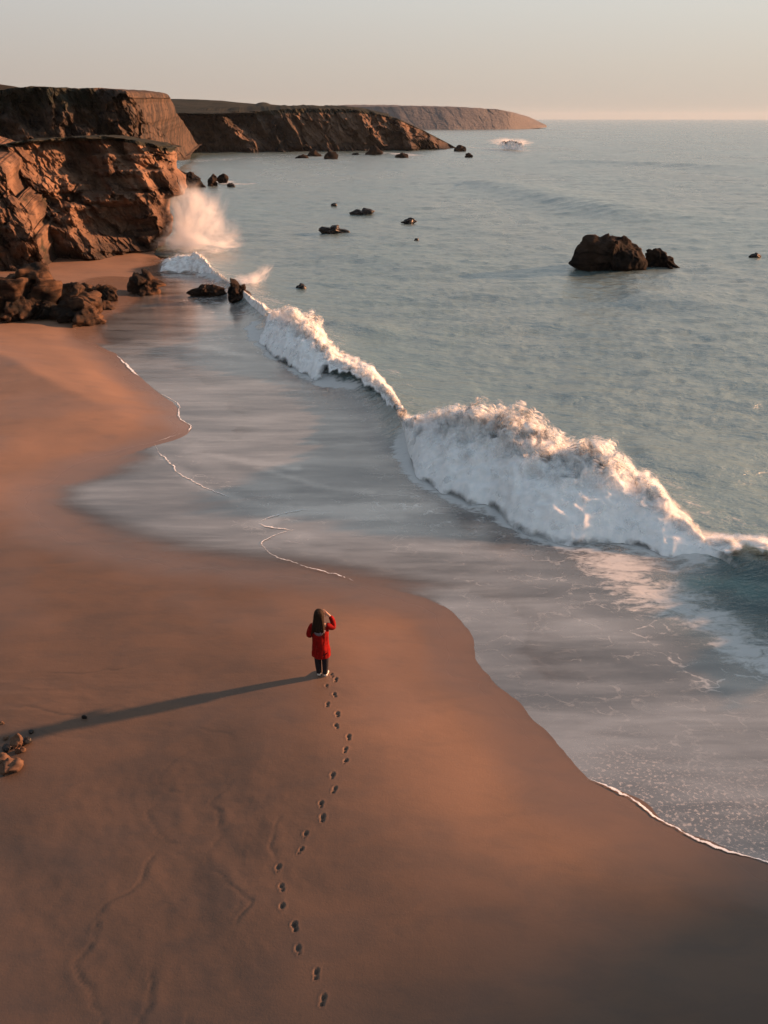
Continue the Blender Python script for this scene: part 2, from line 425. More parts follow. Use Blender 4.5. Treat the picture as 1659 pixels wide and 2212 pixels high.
# footprints pressed into the wet sand
fp = [(1468,222),(1485,243),(1445,272),(1480,310),(1448,352),(1493,395),(1488,448),(1542,497),(1527,553),(1527,605),(1470,668),(1478,730),(1420,795),(1427,855),
      (1352,930),(1328,1000),(1230,1080),(1247,1163),(1247,1252),(1303,1335),(1320,1440),(1398,1545),(1428,1660)]
fw = []
for a, b in fp:
    z_ = .3
    for _ in range(4):
        w = at_z(a * .4883, 1350 + b * .4883, z_); z_ = float(beach_z(w[None, :2])[0][0])
    fw.append(w)
stain = np.zeros(len(P))
for i, w in enumerate(fw):
    nx = fw[max(0, i - 1)]; pv = fw[min(len(fw) - 1, i + 1)]
    d = np.array(nx[:2]) - np.array(pv[:2]); d /= np.linalg.norm(d) + 1e-9
    d = d * .6 + np.array([random.uniform(-.5, .5), .8]); d /= np.linalg.norm(d)
    rx, ry = P[:, 0] - w[0], P[:, 1] - w[1]
    m = (rx * rx + ry * ry) < .36
    if not m.any(): continue
    a = rx[m] * d[0] + ry[m] * d[1]; b = rx[m] * d[1] - ry[m] * d[0]
    wob = .02 * fbm(P[m, 0] * 9, P[m, 1] * 9, i * 3.1, 2)
    sz = random.uniform(.74, .95)
    sole = np.sqrt(((a - .034) / (.056 * sz)) ** 2 + (b / (.042 * sz)) ** 2) + wob * 9
    heel = np.sqrt(((a + .050) / (.034 * sz)) ** 2 + (b / (.031 * sz)) ** 2) + wob * 9 + random.choice([0, 0, .25, .6])
    r = np.minimum(sole, heel)
    dep = random.uniform(.028, .052)
    H[m] += -dep * (1 - sstep(.35, 1.2, r)) + .006 * np.exp(-((r - 1.5) / .4) ** 2)
    stain[m] = np.maximum(stain[m], .6 * (1 - sstep(.5, 1.1, r)))
# thin drainage lines and small scarps in the lower sand
cr = lambda pts: catmull(np.array([at_z(a * .4883, 1350 + b * .4883, .45)[:2] for a, b in pts]), 10)
lines = [
    ([(870,480),(740,540),(700,610),(760,660),(830,660)], .5), ([(690,690),(645,740),(670,800),(720,860),(800,900)], .8),
    ([(690,880),(640,960),(600,1030),(540,1085),(470,1110),(400,1170),(380,1250),(325,1340),(305,1390),(330,1460),(380,1500),(390,1560),(430,1620),(425,1760),(440,1900)], 1.),
    ([(1060,600),(1000,650),(930,710),(970,770),(960,850),(920,930),(920,1000),(970,1040),(1060,1130),(1090,1170),(1000,1260)], .7),
    ([(1260,760),(1210,860),(1195,920),(1225,1010)], .5), ([(840,380),(930,410),(1010,430),(1060,490)], .5), ([(660,1400),(650,1500),(620,1600),(570,1700),(600,1800)], .7), ([(820,1600),(800,1700),(810,1800)], .4),
    ([(0,310),(120,300),(250,320),(420,330),(490,350)], .6), ([(150,160),(300,170),(420,160),(620,140)], .5), ([(0,420),(130,380),(200,410),(300,420)], .6)]
for pts, a in lines:
    L = cr(pts)
    lo, hi = L.min(0) - .8, L.max(0) + .8
    m = (P[:, 0] > lo[0]) & (P[:, 0] < hi[0]) & (P[:, 1] > lo[1]) & (P[:, 1] < hi[1])
    q = P[m]; q = q + .07 * np.stack([fbm(q[:, 0] * 2.5, q[:, 1] * 2.5, 1.5, 3), fbm(q[:, 0] * 2.5, q[:, 1] * 2.5, 9.5, 3)], 1)
    d, par = seg_dist(q, L)
    en = sstep(0, 8, par) * sstep(0, 8, len(L) - 1 - par)
    k = a * en * (.55 + .9 * np.clip(fbm(P[m, 0] * 1.3, P[m, 1] * 1.3, 4.4, 2) + .3, 0, 1))
    H[m] -= .011 * k * np.exp(-(d / .03) ** 2)
    H[m] += .006 * k * np.exp(-(d / .16) ** 2)
    stain[m] = np.maximum(stain[m], .75 * k * np.exp(-(d / .026) ** 2))
# shallow ripples and scuffed patches between those lines
pc = at_z(330, 1800, .45)
rr = np.sqrt(((P[:, 0] - pc[0]) / 2.9) ** 2 + ((P[:, 1] - pc[1]) / 2.6) ** 2)
rm = 1 - sstep(.5, 1.35, rr)
H += rm * (.006 * ridged(P[:, 0] * .9 + .4 * P[:, 1], P[:, 1] * .6, 2.2, 4) + .0025 * fbm(P[:, 0] * 5, P[:, 1] * 5, 7.7, 3))
stain = np.maximum(stain, rm * .55 * sstep(.15, .8, fbm(P[:, 0] * .8 + .3 * P[:, 1], P[:, 1] * .5, 5.1, 5)))
pc2 = at_z(90, 1490, .45)
rr = np.sqrt(((P[:, 0] - pc2[0]) / 3.2) ** 2 + ((P[:, 1] - pc2[1]) / 1.3) ** 2)
rm2 = 1 - sstep(.4, 1.4, rr)
H += rm2 * .012 * ridged(P[:, 0] * .35, P[:, 1] * 1.3, 3.2, 4)
# the wet sheen: everything the last waves reached
wet = 1 - sstep(.15, 2.2, S + .5 * fbm(P[:, 0] * .5, P[:, 1] * .5, 2.0, 3))
cove = catmull(at_z(np.array([120, 165, 220, 280, 330]), np.array([648, 607, 594, 590, 586]), .3)[:, :2], 8)
cpoly = np.vstack([cove, [at_z(300, 660)[:2], at_z(150, 690)[:2]]])
cin = inside(P, cpoly); cd, _ = seg_dist(P, np.vstack([cpoly, cpoly[:1]]))
wet = np.maximum(wet, sstep(-.2, .8, np.where(cin, cd, -cd)))
wet = np.maximum(wet, .18 + .25 * sstep(0, .6, fbm(P[:, 0] * .25, P[:, 1] * .35, 6.0, 3)))
damp_shade = (1 - sstep(21, 31, P[:, 1] + 2.5 * fbm(P[:, 0] * .2, P[:, 1] * .2, 4.7, 3) - .35 * P[:, 0]))
damp_shade = damp_shade * (1 - .75 * np.exp(-((S - 2.2) / 1.9) ** 2) * sstep(7.6, 11, P[:, 1]) * sstep(20, 15, P[:, 1]) * sstep(-4, 0, P[:, 0]))  # lit strip kept lighter, shadowed near corner darker: light painted into colour
Vb = np.stack([P[:, 0], P[:, 1], H], 1)
beach = mesh_obj('beach', Vb, grid_faces(len(by), len(bx)), M['sand'], attrs=dict(wet=wet, stain=stain, damp_shade=damp_shade))
tag(beach, 'smooth wet orange brown sand with a single line of footprints', 'beach', kind='structure')
def ground(x, y):
    return float(beach_z(np.array([[x, y]], float))[0][0])

# ------------------------------------------------------------------ sea
nr_, na_ = 1050, 900
rad = np.geomspace(6.0, 7600, nr_)
az = np.radians(np.linspace(-52, 64, na_))
RR, AA = np.meshgrid(rad, az, indexing='ij')
SX, SY = RR * np.sin(AA), RR * np.cos(AA)
SP = np.stack([SX.ravel(), SY.ravel()], 1)
rr = RR.ravel()
s_sea = np.full(len(SP), -50.0)
nm = (rr < 110) & (SP[:, 0] < 25.9)
s_sea[nm] = sample(gs, SP[nm])
# side of the breaker crest
sb = np.full(len(SP), -60.0); ub = np.zeros(len(SP))
nb = rr < 120
d, par = seg_dist(SP[nb], crest2)
sb[nb] = np.where(inside(SP[nb], surf), d, -d); ub[nb] = par
hc = np.interp(ub, np.arange(len(crest_z)), crest_z) * (1 - .5 * sstep(23.5 * NB, 24 * NB, ub))
green = sstep(20.6 * NB, 21.6 * NB, ub)            # the unbroken shoulder at the right end
wf = 1.5 + .6 * green
seaw = np.exp(np.clip(sb, -60, 0) / 3.4)
front = (1 - np.clip(sb / wf, 0, 1)) ** 2
Hb = np.where(sb <= 0, hc * .92 * seaw, hc * .92 * front)
Hb = np.maximum(Hb, 0)
amp = sstep(.5, -9, sb) * .9 + .1
amp = np.where(sb > 0, .04, amp)
th = .25
xr = SP[:, 0] * math.cos(th) + SP[:, 1] * math.sin(th); yr = -SP[:, 0] * math.sin(th) + SP[:, 1] * math.cos(th)
Z = amp * (.16 * fbm(xr * .10, yr * .22, 1.1, 3) + .11 * fbm(xr * .35, yr * .8, 4.1, 3) + .05 * fbm(xr * 1.3, yr * 2.4, 9.1, 3) * sstep(140, 40, rr))
Z = Z + Hb
def add_swell(pxs, height, wback, wfront):
    L = catmull(np.array([at_z(*p, 0)[:2] for p in pxs]), 10)
    lo, hi = L.min(0) - 40, L.max(0) + 40
    m = (SP[:, 0] > lo[0]) & (SP[:, 0] < hi[0]) & (SP[:, 1] > lo[1]) & (SP[:, 1] < hi[1])
    d, par = seg_dist(SP[m], L)
    k = np.clip(par, 0, len(L) - 1.001); ki = k.astype(int)
    T = L[ki + 1] - L[ki]; q = SP[m] - L[ki]
    side = np.sign(T[:, 0] * q[:, 1] - T[:, 1] * q[:, 0])   # >0: beyond the crest
    en = sstep(0, len(L) * .3, par) * sstep(0, len(L) * .3, len(L) - 1 - par)
    Z[m] += height * en * np.where(side > 0, np.exp(-(d / wback) ** 2), np.exp(-(d / wfront) ** 2))
add_swell([(930, 400), (1020, 398), (1110, 414), (1230, 440), (1370, 470), (1520, 505)], .95, 9, 4.5)
add_swell([(1150, 345), (1300, 352), (1500, 360), (1700, 375)], .7, 12, 6)
add_swell([(1300, 640), (1450, 655), (1659, 690)], .35, 4, 2.2)
add_swell([(620, 545), (800, 560), (1000, 590)], .32, 4, 2.4)
add_swell([(1340, 1000), (1420, 1006), (1520, 1024), (1660, 1060)], .24, 1.8, 1.5)
add_swell([(690, 722), (760, 722), (880, 738)], .35, 1.8, 1.0)
add_swell([(1030, 312), (1100, 314), (1170, 328)], .5, 14, 8)
swash = sstep(.0, 1.2, sb)
# extra foam: (pixel line, width m, strength)
foam = np.zeros(len(SP)); streak = np.zeros(len(SP)); dark_band = np.zeros(len(SP))
def paint(arr, pxs, width, val, z=0.0):
    L = catmull(np.array([at_z(*p, z)[:2] for p in pxs]), 8) if len(pxs) > 2 else np.array([at_z(*p, z)[:2] for p in pxs])
    lo, hi = L.min(0) - 3 * width, L.max(0) + 3 * width
    m = (SP[:, 0] > lo[0]) & (SP[:, 0] < hi[0]) & (SP[:, 1] > lo[1]) & (SP[:, 1] < hi[1])
    if not m.any(): return
    q = SP[m] + width * .6 * np.stack([fbm(SP[m, 0] / width * .6, SP[m, 1] / width * .6, 2.5, 3), fbm(SP[m, 0] / width * .6, SP[m, 1] / width * .6, 7.5, 3)], 1)
    d, _ = seg_dist(q, L)
    arr[m] = np.maximum(arr[m], val * np.exp(-(d / width) ** 2))
# lacy foam in front of the curling end
paint(foam, [(1260, 1180), (1330, 1225), (1420, 1285), (1520, 1345), (1600, 1400), (1700, 1455)], 1.5, .84)
paint(foam, [(1480, 1260), (1560, 1320), (1659, 1400)], .8, .66)
paint(foam, [(1330, 1190), (1430, 1225), (1500, 1250)], .8, .66)
for pts in ([(868, 960), (884, 980), (920, 1030), (1000, 1070), (1080, 1106)], [(1090, 1112), (1160, 1150), (1240, 1168), (1340, 1164), (1430, 1186), (1500, 1206)], [(545, 700), (565, 740), (625, 782), (690, 818), (745, 840)], [(345, 586), (415, 590), (480, 612)]):
    paint(foam, pts, .75, 1.0)
paint(foam, [(1240, 1180), (1270, 1230), (1340, 1262)], .5, .62)
paint(foam, [(1540, 1330), (1600, 1350), (1700, 1400)], .7, .55)
# foam behind the crest and around the inshore rocks
paint(foam, [(850, 860), (960, 905), (1080, 925), (1200, 960), (1330, 1000), (1430, 1060)], 1.6, .50)
paint(foam, [(1440, 1060), (1540, 1130), (1659, 1175)], 1.3, .55)
paint(foam, [(640, 690), (720, 760), (850, 850)], 2.2, .50)
paint(foam, [(690, 716), (760, 716)], .7, .5)
paint(foam, [(340, 575), (400, 580), (470, 610), (500, 640)], 2.5, .62)
paint(foam, [(420, 645), (480, 660), (540, 680), (580, 700)], 2.2, .58)
paint(foam, [(370, 520), (400, 535), (440, 545), (400, 555)], 3.0, .75)
paint(foam, [(370, 500), (430, 515), (480, 520)], 4.0, .5)
paint(foam, [(520, 600), (560, 640), (580, 665)], 1.6, .6)
paint(foam, [(380, 345), (450, 348), (520, 343), (600, 338)], 10, .6)
paint(foam, [(640, 335), (720, 334), (800, 331)], 8, .5)
paint(foam, [(800, 332), (850, 330), (890, 336)], 6, .8)
paint(foam, [(900, 328), (990, 325)], 8, .5)
paint(foam, [(475, 392), (510, 397), (548, 396)], 2.5, .85)
paint(foam, [(420, 402), (470, 404)], 5, .55)
paint(foam, [(1030, 318), (1090, 326), (1140, 326)], 9, .7)
paint(foam, [(930, 289), (1000, 287), (1150, 280)], 40, .5)
paint(foam, [(735, 444), (700, 443)], 1.0, .5)
paint(foam, [(1440, 574), (1500, 576)], 1.2, .45)
# long soft streaks on the swash
for pts, w_, v_ in [([(560, 1128), (640, 1108), (760, 1098), (900, 1104), (1060, 1086)], .32, .9), ([(600, 1110), (720, 1106), (850, 1112)], .4, .6),
                    ([(380, 1010), (440, 1055), (560, 1090), (700, 1100)], .22, .5), ([(640, 1010), (560, 1000), (470, 985), (400, 975)], .2, .6), ([(560, 1010), (700, 1052), (800, 1062)], .15, .5),
                    ([(300, 735), (360, 740), (450, 752), (540, 770)], .4, .7), ([(255, 766), (330, 762), (420, 768)], .4, .4), ([(400, 952), (520, 950), (680, 955)], .18, .45),
                    ([(890, 1100), (980, 1085), (1070, 1100)], .25, .8), ([(900, 1180), (1000, 1190), (1100, 1200)], .3, .35),
                    ([(1010, 1270), (1200, 1330), (1400, 1390)], .5, .22), ([(410, 970), (480, 1020), (600, 1060)], .5, .35), ([(640, 1160), (700, 1190), (800, 1220)], .5, .35), ([(560, 825), (700, 835), (780, 850)], .3, .4), ([(350, 600), (330, 630), (300, 660)], .8, .4)]:
    paint(streak, pts, w_, v_)
# bands of darker water colour right in front of the breaking crest
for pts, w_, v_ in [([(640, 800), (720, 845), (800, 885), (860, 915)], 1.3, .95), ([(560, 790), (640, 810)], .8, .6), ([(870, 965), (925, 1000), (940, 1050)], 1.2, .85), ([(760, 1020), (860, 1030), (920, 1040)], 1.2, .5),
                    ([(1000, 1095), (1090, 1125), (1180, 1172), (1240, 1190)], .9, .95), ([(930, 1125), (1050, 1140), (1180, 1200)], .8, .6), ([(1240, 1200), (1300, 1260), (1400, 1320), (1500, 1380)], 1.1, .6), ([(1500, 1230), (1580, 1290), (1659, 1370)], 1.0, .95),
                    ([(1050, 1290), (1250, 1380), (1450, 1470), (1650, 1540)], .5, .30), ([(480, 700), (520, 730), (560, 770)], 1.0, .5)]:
    paint(dark_band, pts, w_, v_)
film = .55 * sstep(.0, 1.2, -s_sea) + .45 * sstep(.6, 5.0, -s_sea)
bay = 1 - sstep(2.0, 7.0, np.sqrt(((SP[:, 0] - at_z(200, 1090)[0]) / 1.4) ** 2 + (SP[:, 1] - at_z(200, 1090)[1]) ** 2))
film = film * (1 - bay) + bay * sstep(-.1, 2.2, -s_sea) * .9
hard = np.zeros(len(SP))
for pts, w_ in [([(1240, 1660), (1272, 1686), (1370, 1730), (1430, 1775), (1530, 1822), (1659, 1866), (1800, 1925)], 2.2), ([(1010, 1365), (1024, 1420), (1060, 1472), (1130, 1540), (1240, 1660)], 1.6), ([(250, 768), (290, 806), (350, 852), (384, 880), (386, 902), (412, 922), (398, 942)], 2.0)]:
    paint(hard, pts, w_, .5 if w_ == 1.6 else 1.0)
film = np.maximum(film, np.clip(hard * 1.4, 0, 1) * 1.6 * sstep(-.06, .10, -s_sea))
film = np.where(s_sea > .8, 0, film)
bubble = np.zeros(len(SP)); lace = np.zeros(len(SP)); glow_tint = np.zeros(len(SP))
paint(bubble, [(1330, 1690), (1450, 1720), (1560, 1760), (1700, 1800)], .9, 1.0)
paint(bubble, [(1560, 1800), (1640, 1830)], .5, 1.0)
for pts, w_, v_ in [([(420, 660), (500, 700), (560, 760)], 3.0, 1.), ([(640, 830), (760, 890), (860, 930), (900, 1000)], 2.0, .7), ([(900, 1090), (1050, 1120), (1200, 1190), (1400, 1330), (1600, 1450)], 1.9, 1.5),
                    ([(560, 1130), (700, 1110), (900, 1110)], .8, .9), ([(600, 1170), (700, 1210), (800, 1240)], .6, .7), ([(1000, 1280), (1200, 1400), (1400, 1560), (1600, 1700)], 1.6, .55), ([(350, 980), (450, 1040), (600, 1090)], .6, .7)]:
    paint(lace, pts, w_, v_)
paint(glow_tint, [(1525, 1188), (1570, 1192), (1620, 1202), (1659, 1214), (1720, 1235)], .34, 1.0, 1.0)  # backlit look of the thin crest, painted as lighter teal base colour
clear = np.clip(green * sstep(-2.5, .2, sb) * sstep(4.5, 1.0, sb), 0, 1)
swash = swash * (1 - clear)
V = np.stack([SP[:, 0], SP[:, 1], Z], 1)
f = grid_faces(nr_, na_, keep=(s_sea < .6))
V, f, at_ = compact(V, f, dict(swash=swash, foam=foam, film=film, streak=streak, dark_band=dark_band, clear=clear, bubble=bubble, lace=lace, glow_tint=glow_tint))
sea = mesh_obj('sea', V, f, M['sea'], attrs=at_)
tag(sea, 'grey green sea running up the sand in a thin milky sheet', 'sea', kind='structure')
# the bed below the deep water, so the ground reaches the horizon
me = bpy.data.meshes.new('seabed')
sbp = [(-9000, -300, -9.), (9000, -300, -9.), (9000, 8000, -9.), (-9000, 8000, -9.)]
me.from_pydata(sbp, [], [(0, 1, 2, 3)]); me.materials.append(M['sand'])
so = bpy.data.objects.new('seabed', me); col.objects.link(so); tag(so, kind='structure')

# ------------------------------------------------------------------ breaking waves
def breaker(name, fL, cL, label, amp_=1.0, res=1.0, ends=(.06, .06), group=None, backlen=2.6, lip=None, shells=6, thick=.46, lob=.30, thin=0.0, drip0=.20):
    # fL, cL: foot and crest lines in the world, same length
    n = len(fL)
    seg = np.linalg.norm(np.diff(cL[:, :2], axis=0), axis=1); cumd = np.concatenate([[0], np.cumsum(seg)])
    tot = cumd[-1]
    nu = int(tot / (.06 * res)); nv = 90
    u = np.linspace(0, tot, nu)
    ip = lambda A: np.stack([np.interp(u, cumd, A[:, k]) for k in range(A.shape[1])], 1)
    Fp, Cp = ip(fL), ip(cL)
    dirv = Cp[:, :2] - Fp[:, :2]; wlen = np.linalg.norm(dirv, axis=1); dn = dirv / wlen[:, None]
    hz = Cp[:, 2] * (1.02 + lob * np.clip(fbm(u * .42, 1.7, 3.3, 3) + .15, 0, 1.2))
    v = np.linspace(0, 1, nv)
    VB = .62
    tf = np.clip(v / VB, 0, 1); tb = np.clip((v - VB) / (1 - VB), 0, 1)
    prof = 1 - (1 - tf) ** 1.9
    lat = tf[None, :] * wlen[:, None] + tb[None, :] * backlen * (.5 + hz / 1.4)[:, None]
    zz = hz[:, None] * prof[None, :] * np.exp(-(tb[None, :] * backlen * (.5 + hz / 1.4)[:, None]) / 3.4) + .02
    x = Fp[:, 0][:, None] + dn[:, 0][:, None] * lat; y = Fp[:, 1][:, None] + dn[:, 1][:, None] * lat
    un = u / tot
    en = sstep(0, ends[0], un) * sstep(0, ends[1], 1 - un)
    sc_ = np.clip(hz / 1.4, .25, 1.4)[:, None]
    big = fbm(x * .9, y * .9, zz * .9, 3); mid = fbm(x * 2.6 + 9, y * 2.6, zz * 2.6, 4); fin = fbm(x * 8, y * 8 + 4, zz * 8, 3)
    bil = 1 - np.abs(fbm(x * 1.5 + 31, y * 1.5, zz * 1.5, 3)) * 1.4
    shape = np.sin(np.clip(v / (VB + .2), 0, 1) * np.pi) ** .7
    disp = amp_ * sc_ * shape[None, :] * (.42 * big + .34 * bil + .07 * mid + .015 * fin)
    # lumps grow toward the crest; the lower face stays smooth
    nz = .34 + .66 * sstep(.22, .68, v)
    disp = disp * nz[None, :]
    x = x - dn[:, 0][:, None] * disp * .55; y = y - dn[:, 1][:, None] * disp * .55
    zz = zz + disp * .9
    rag = (.6 * fbm(u * .55, u * 0 + 3.3, 0, 5) - .1)[:, None] * (1 - tf)[None, :] ** 2 * sc_
    x = x + dn[:, 0][:, None] * rag; y = y + dn[:, 1][:, None] * rag
    cov = np.ones_like(x) * 1.15 - (.9 * (1 - sstep(-.01, .075, v)))[None, :] * np.clip(.75 + .9 * fbm(u * 1.1, 0, 5.1, 4), .25, 1.15)[:, None]
    cov = cov * (1 - sstep(VB + .16, .99, v) * 1.15)[None, :]
    cov = np.minimum(cov, en[:, None] * 1.3)
    if lip is not None:                          # where the face is still glassy, foam only spills from the top
        for a, b in lip:
            g = sstep(a - .05, a + .06, un) * (1 - sstep(b - .04, b + .02, un))
            drip = drip0 + .22 * fbm(u * 1.0, 0, 7.7, 4)
            cov = cov * (1 - g[:, None] * (1 - sstep(0, .22, v[None, :] - drip[:, None])))
    P0 = np.stack([x, y, zz], -1)
    gu = np.gradient(P0, axis=0); gv = np.gradient(P0, axis=1)
    nrm = np.cross(gv, gu); nrm /= np.linalg.norm(nrm, axis=-1, keepdims=True) + 1e-9
    nrm *= np.sign(nrm[..., 2:3] + 1e-6)
    Vs, Fs, Cs, Cw, Ws = [], [], [], [], 0
    for k in range(shells):
        q = k / max(1, shells - 1)
        wig = .6 + .8 * np.clip(fbm(x * 1.1 + 3, y * 1.1, zz * 1.1 + 5, 3) + .2, 0, 1)
        off = q * thick * sc_ * wig * (.25 + .75 * np.clip((v - .1) / .5, 0, 1))[None, :]
        Pk = P0 + nrm * off[..., None] + np.array([0, 0, .35])[None, None] * off[..., None]
        ck = cov - thin - (.10 if k == 0 else .42 + .55 * q)
        if k: ck = ck - .48 * (1 - sstep(.18, .58, v))[None, :]
        Vk = Pk.reshape(-1, 3); fk = grid_faces(nu, nv)
        V2, f2, a2 = compact(Vk, fk[(ck.ravel()[fk].max(1) > -.45)], dict(cover=ck.ravel()))
        Cw.append(np.full(len(V2), 1.0 if k == 0 else 1.9))
        Vs.append(V2); Fs.append(f2 + Ws); Cs.append(a2['cover']); Ws += len(V2)
    o = mesh_obj(name, np.vstack(Vs), np.vstack(Fs), M['foam'], attrs=dict(cover=np.concatenate(Cs), wisp=np.concatenate(Cw)))
    tag(o, label, 'wave', group)
    return o
G = 'breaking waves rolling onto the beach'
waves = []
waves += [breaker('breaking_wave', footL[0:5*NB+8], crestL[0:5*NB+8], 'small far breaker of white foam curling past the dark rocks by the cliff foot', 1.5, 1.6, (.10, .15), G, 3.0, thin=.36)]
waves += [breaker('breaking_wave', footL[5*NB-6:12*NB+2], crestL[5*NB-6:12*NB+2], 'middle breaker whose white crest thins to a dark curling lip toward the big breaker', 1.0, 1.2, (.20, .05), G, 3.2, lip=[(.56, .98)])]
_a, _b = 12 * NB - 8, 24 * NB
_cl = np.concatenate([[0], np.cumsum(np.linalg.norm(np.diff(crestL[_a:_b, :2], axis=0), axis=1))]); _f = _cl / _cl[-1]
waves += [breaker('breaking_wave', footL[_a:_b], crestL[_a:_b], 'largest nearest breaker, thick white foam ending in a glassy green curl at the right', 1.15, 1.0, (.03, .06), G, 2.6, lip=[(float(_f[int(20.9 * NB) - _a]), 1.2)], drip0=.50)]
fb = [((1020, 320), (1035, 317)), ((1060, 322), (1070, 314)), ((1105, 326), (1105, 310)), ((1140, 328), (1135, 319)), ((1170, 330), (1165, 327))]
ff = np.array([at_z(*a, 0) for a, b in fb]); fc_ = np.array([crest_pt(ff[i], fb[i][1], .25) for i in range(len(fb))])
waves += [breaker('breaking_wave', catmull(ff, 8), catmull(fc_, 8), 'distant white breaker out at sea off the end of the dark headland', 1.6, 6, (.45, .45), G, 10, thin=.5)]

# foam edges left by the swash
def foam_line(pxs, w, seed, z=.012, gaps=.5):
    L = catmull(np.array([at_z(*p, 0)[:2] for p in pxs]), 24)
    seg = np.linalg.norm(np.diff(L, axis=0), axis=1); c = np.concatenate([[0], np.cumsum(seg)])
    n = int(c[-1] / .03); u = np.linspace(0, c[-1], n)
    p = np.stack([np.interp(u, c, L[:, k]) for k in (0, 1)], 1)
    T = np.gradient(p, axis=0); T /= np.linalg.norm(T, axis=1)[:, None] + 1e-9; N = np.stack([-T[:, 1], T[:, 0]], 1)
    p = p + N * (.05 * fbm(u * 1.1, 0, seed, 3) + .035 * fbm(u * 5, 0, seed + 3, 2))[:, None]
    nv = 9; v = np.linspace(-1, 1, nv)
    ww = 1.05 * w * np.clip(.7 + .9 * fbm(u * .9, 2.2, seed + 5, 3), .12, 2) * sstep(0, .6, u) * sstep(0, .6, c[-1] - u)
    V_ = p[:, None, :] + N[:, None, :] * (ww[:, None] * v[None, :])[..., None]
    hz = z + .18 * ww[:, None] * np.sqrt(np.clip(1 - v[None, :] ** 2, 0, 1)) * (.7 + .5 * fbm(V_[..., 0] * 14, V_[..., 1] * 14, seed, 2))
    base = np.maximum(beach_z(V_.reshape(-1, 2))[0].reshape(hz.shape), 0.0)
    cov = (1 - np.abs(v[None, :]) ** 1.6) * np.clip(1.05 + gaps * fbm(u * 1.6, 5.5, seed, 3)[:, None], 0, 1.2)
    return np.concatenate([V_, (base + hz)[..., None]], -1).reshape(-1, 3), grid_faces(n, nv), cov.ravel()
def foam_edges(name, sets, label):
    Vs, Fs, Cs, off = [], [], [], 0
    for k, (pts, w) in enumerate(sets):
        a, b, c = foam_line(pts, w, k * 7.3); Vs.append(a); Fs.append(b + off); Cs.append(c); off += len(a)
    o = mesh_obj(name, np.vstack(Vs), np.vstack(Fs), M['lace'], attrs=dict(cover=np.concatenate(Cs) - .18, wisp=np.full(len(np.concatenate(Cs)), 2.6)))
    tag(o, label, 'foam', kind='stuff')
foam_edges('swash_foam', [
    ([(1265, 1683), (1300, 1694), (1370, 1730), (1430, 1775), (1530, 1822), (1659, 1866), (1760, 1900)], .055),
    ([(1420, 1745), (1450, 1765), (1480, 1780)], .03), ([(1530, 1812), (1560, 1825), (1600, 1838)], .04),
    ([(252, 768), (270, 785), (290, 806), (305, 815)], .08), ([(345, 850), (384, 872), (386, 900), (412, 920), (404, 936)], .05),
    ([(335, 958), (345, 980), (372, 1005), (380, 1020), (440, 1052), (500, 1075)], .045), ([(400, 936), (370, 945), (335, 957)], .03),
    ([(770, 1258), (735, 1245), (690, 1232), (640, 1218), (600, 1205), (572, 1184), (566, 1172), (600, 1155), (640, 1142)], .026),
    ([(556, 1128), (590, 1140), (640, 1145)], .03), ([(556, 1128), (600, 1112), (680, 1100)], .035),
    ([(1012, 1362), (1030, 1363), (1045, 1360)], .03), ([(1024, 1395), (1060, 1391)], .02)],
    'thin broken line of white foam at the edge of the swash on the sand')

# ------------------------------------------------------------------ cliffs
def lerp_poly(px, pts):
    pts = np.array(pts, float); return np.interp(px, pts[:, 0], pts[:, 1])
def blur2(a, sx, sy):
    def b1(a, s, ax):
        if s <= 0: return a
        k = np.exp(-.5 * (np.arange(-int(3*s), int(3*s)+1) / s) ** 2); k /= k.sum(); h = len(k) // 2
        a = np.moveaxis(a, ax, 0); a = np.pad(a, ((h, h), (0, 0)), 'edge'); a = sum(k[i] * a[i:i + a.shape[0] - 2*h] for i in range(len(k)))
        return np.moveaxis(a, 0, ax)
    return b1(b1(a, sy, 0), sx, 1)

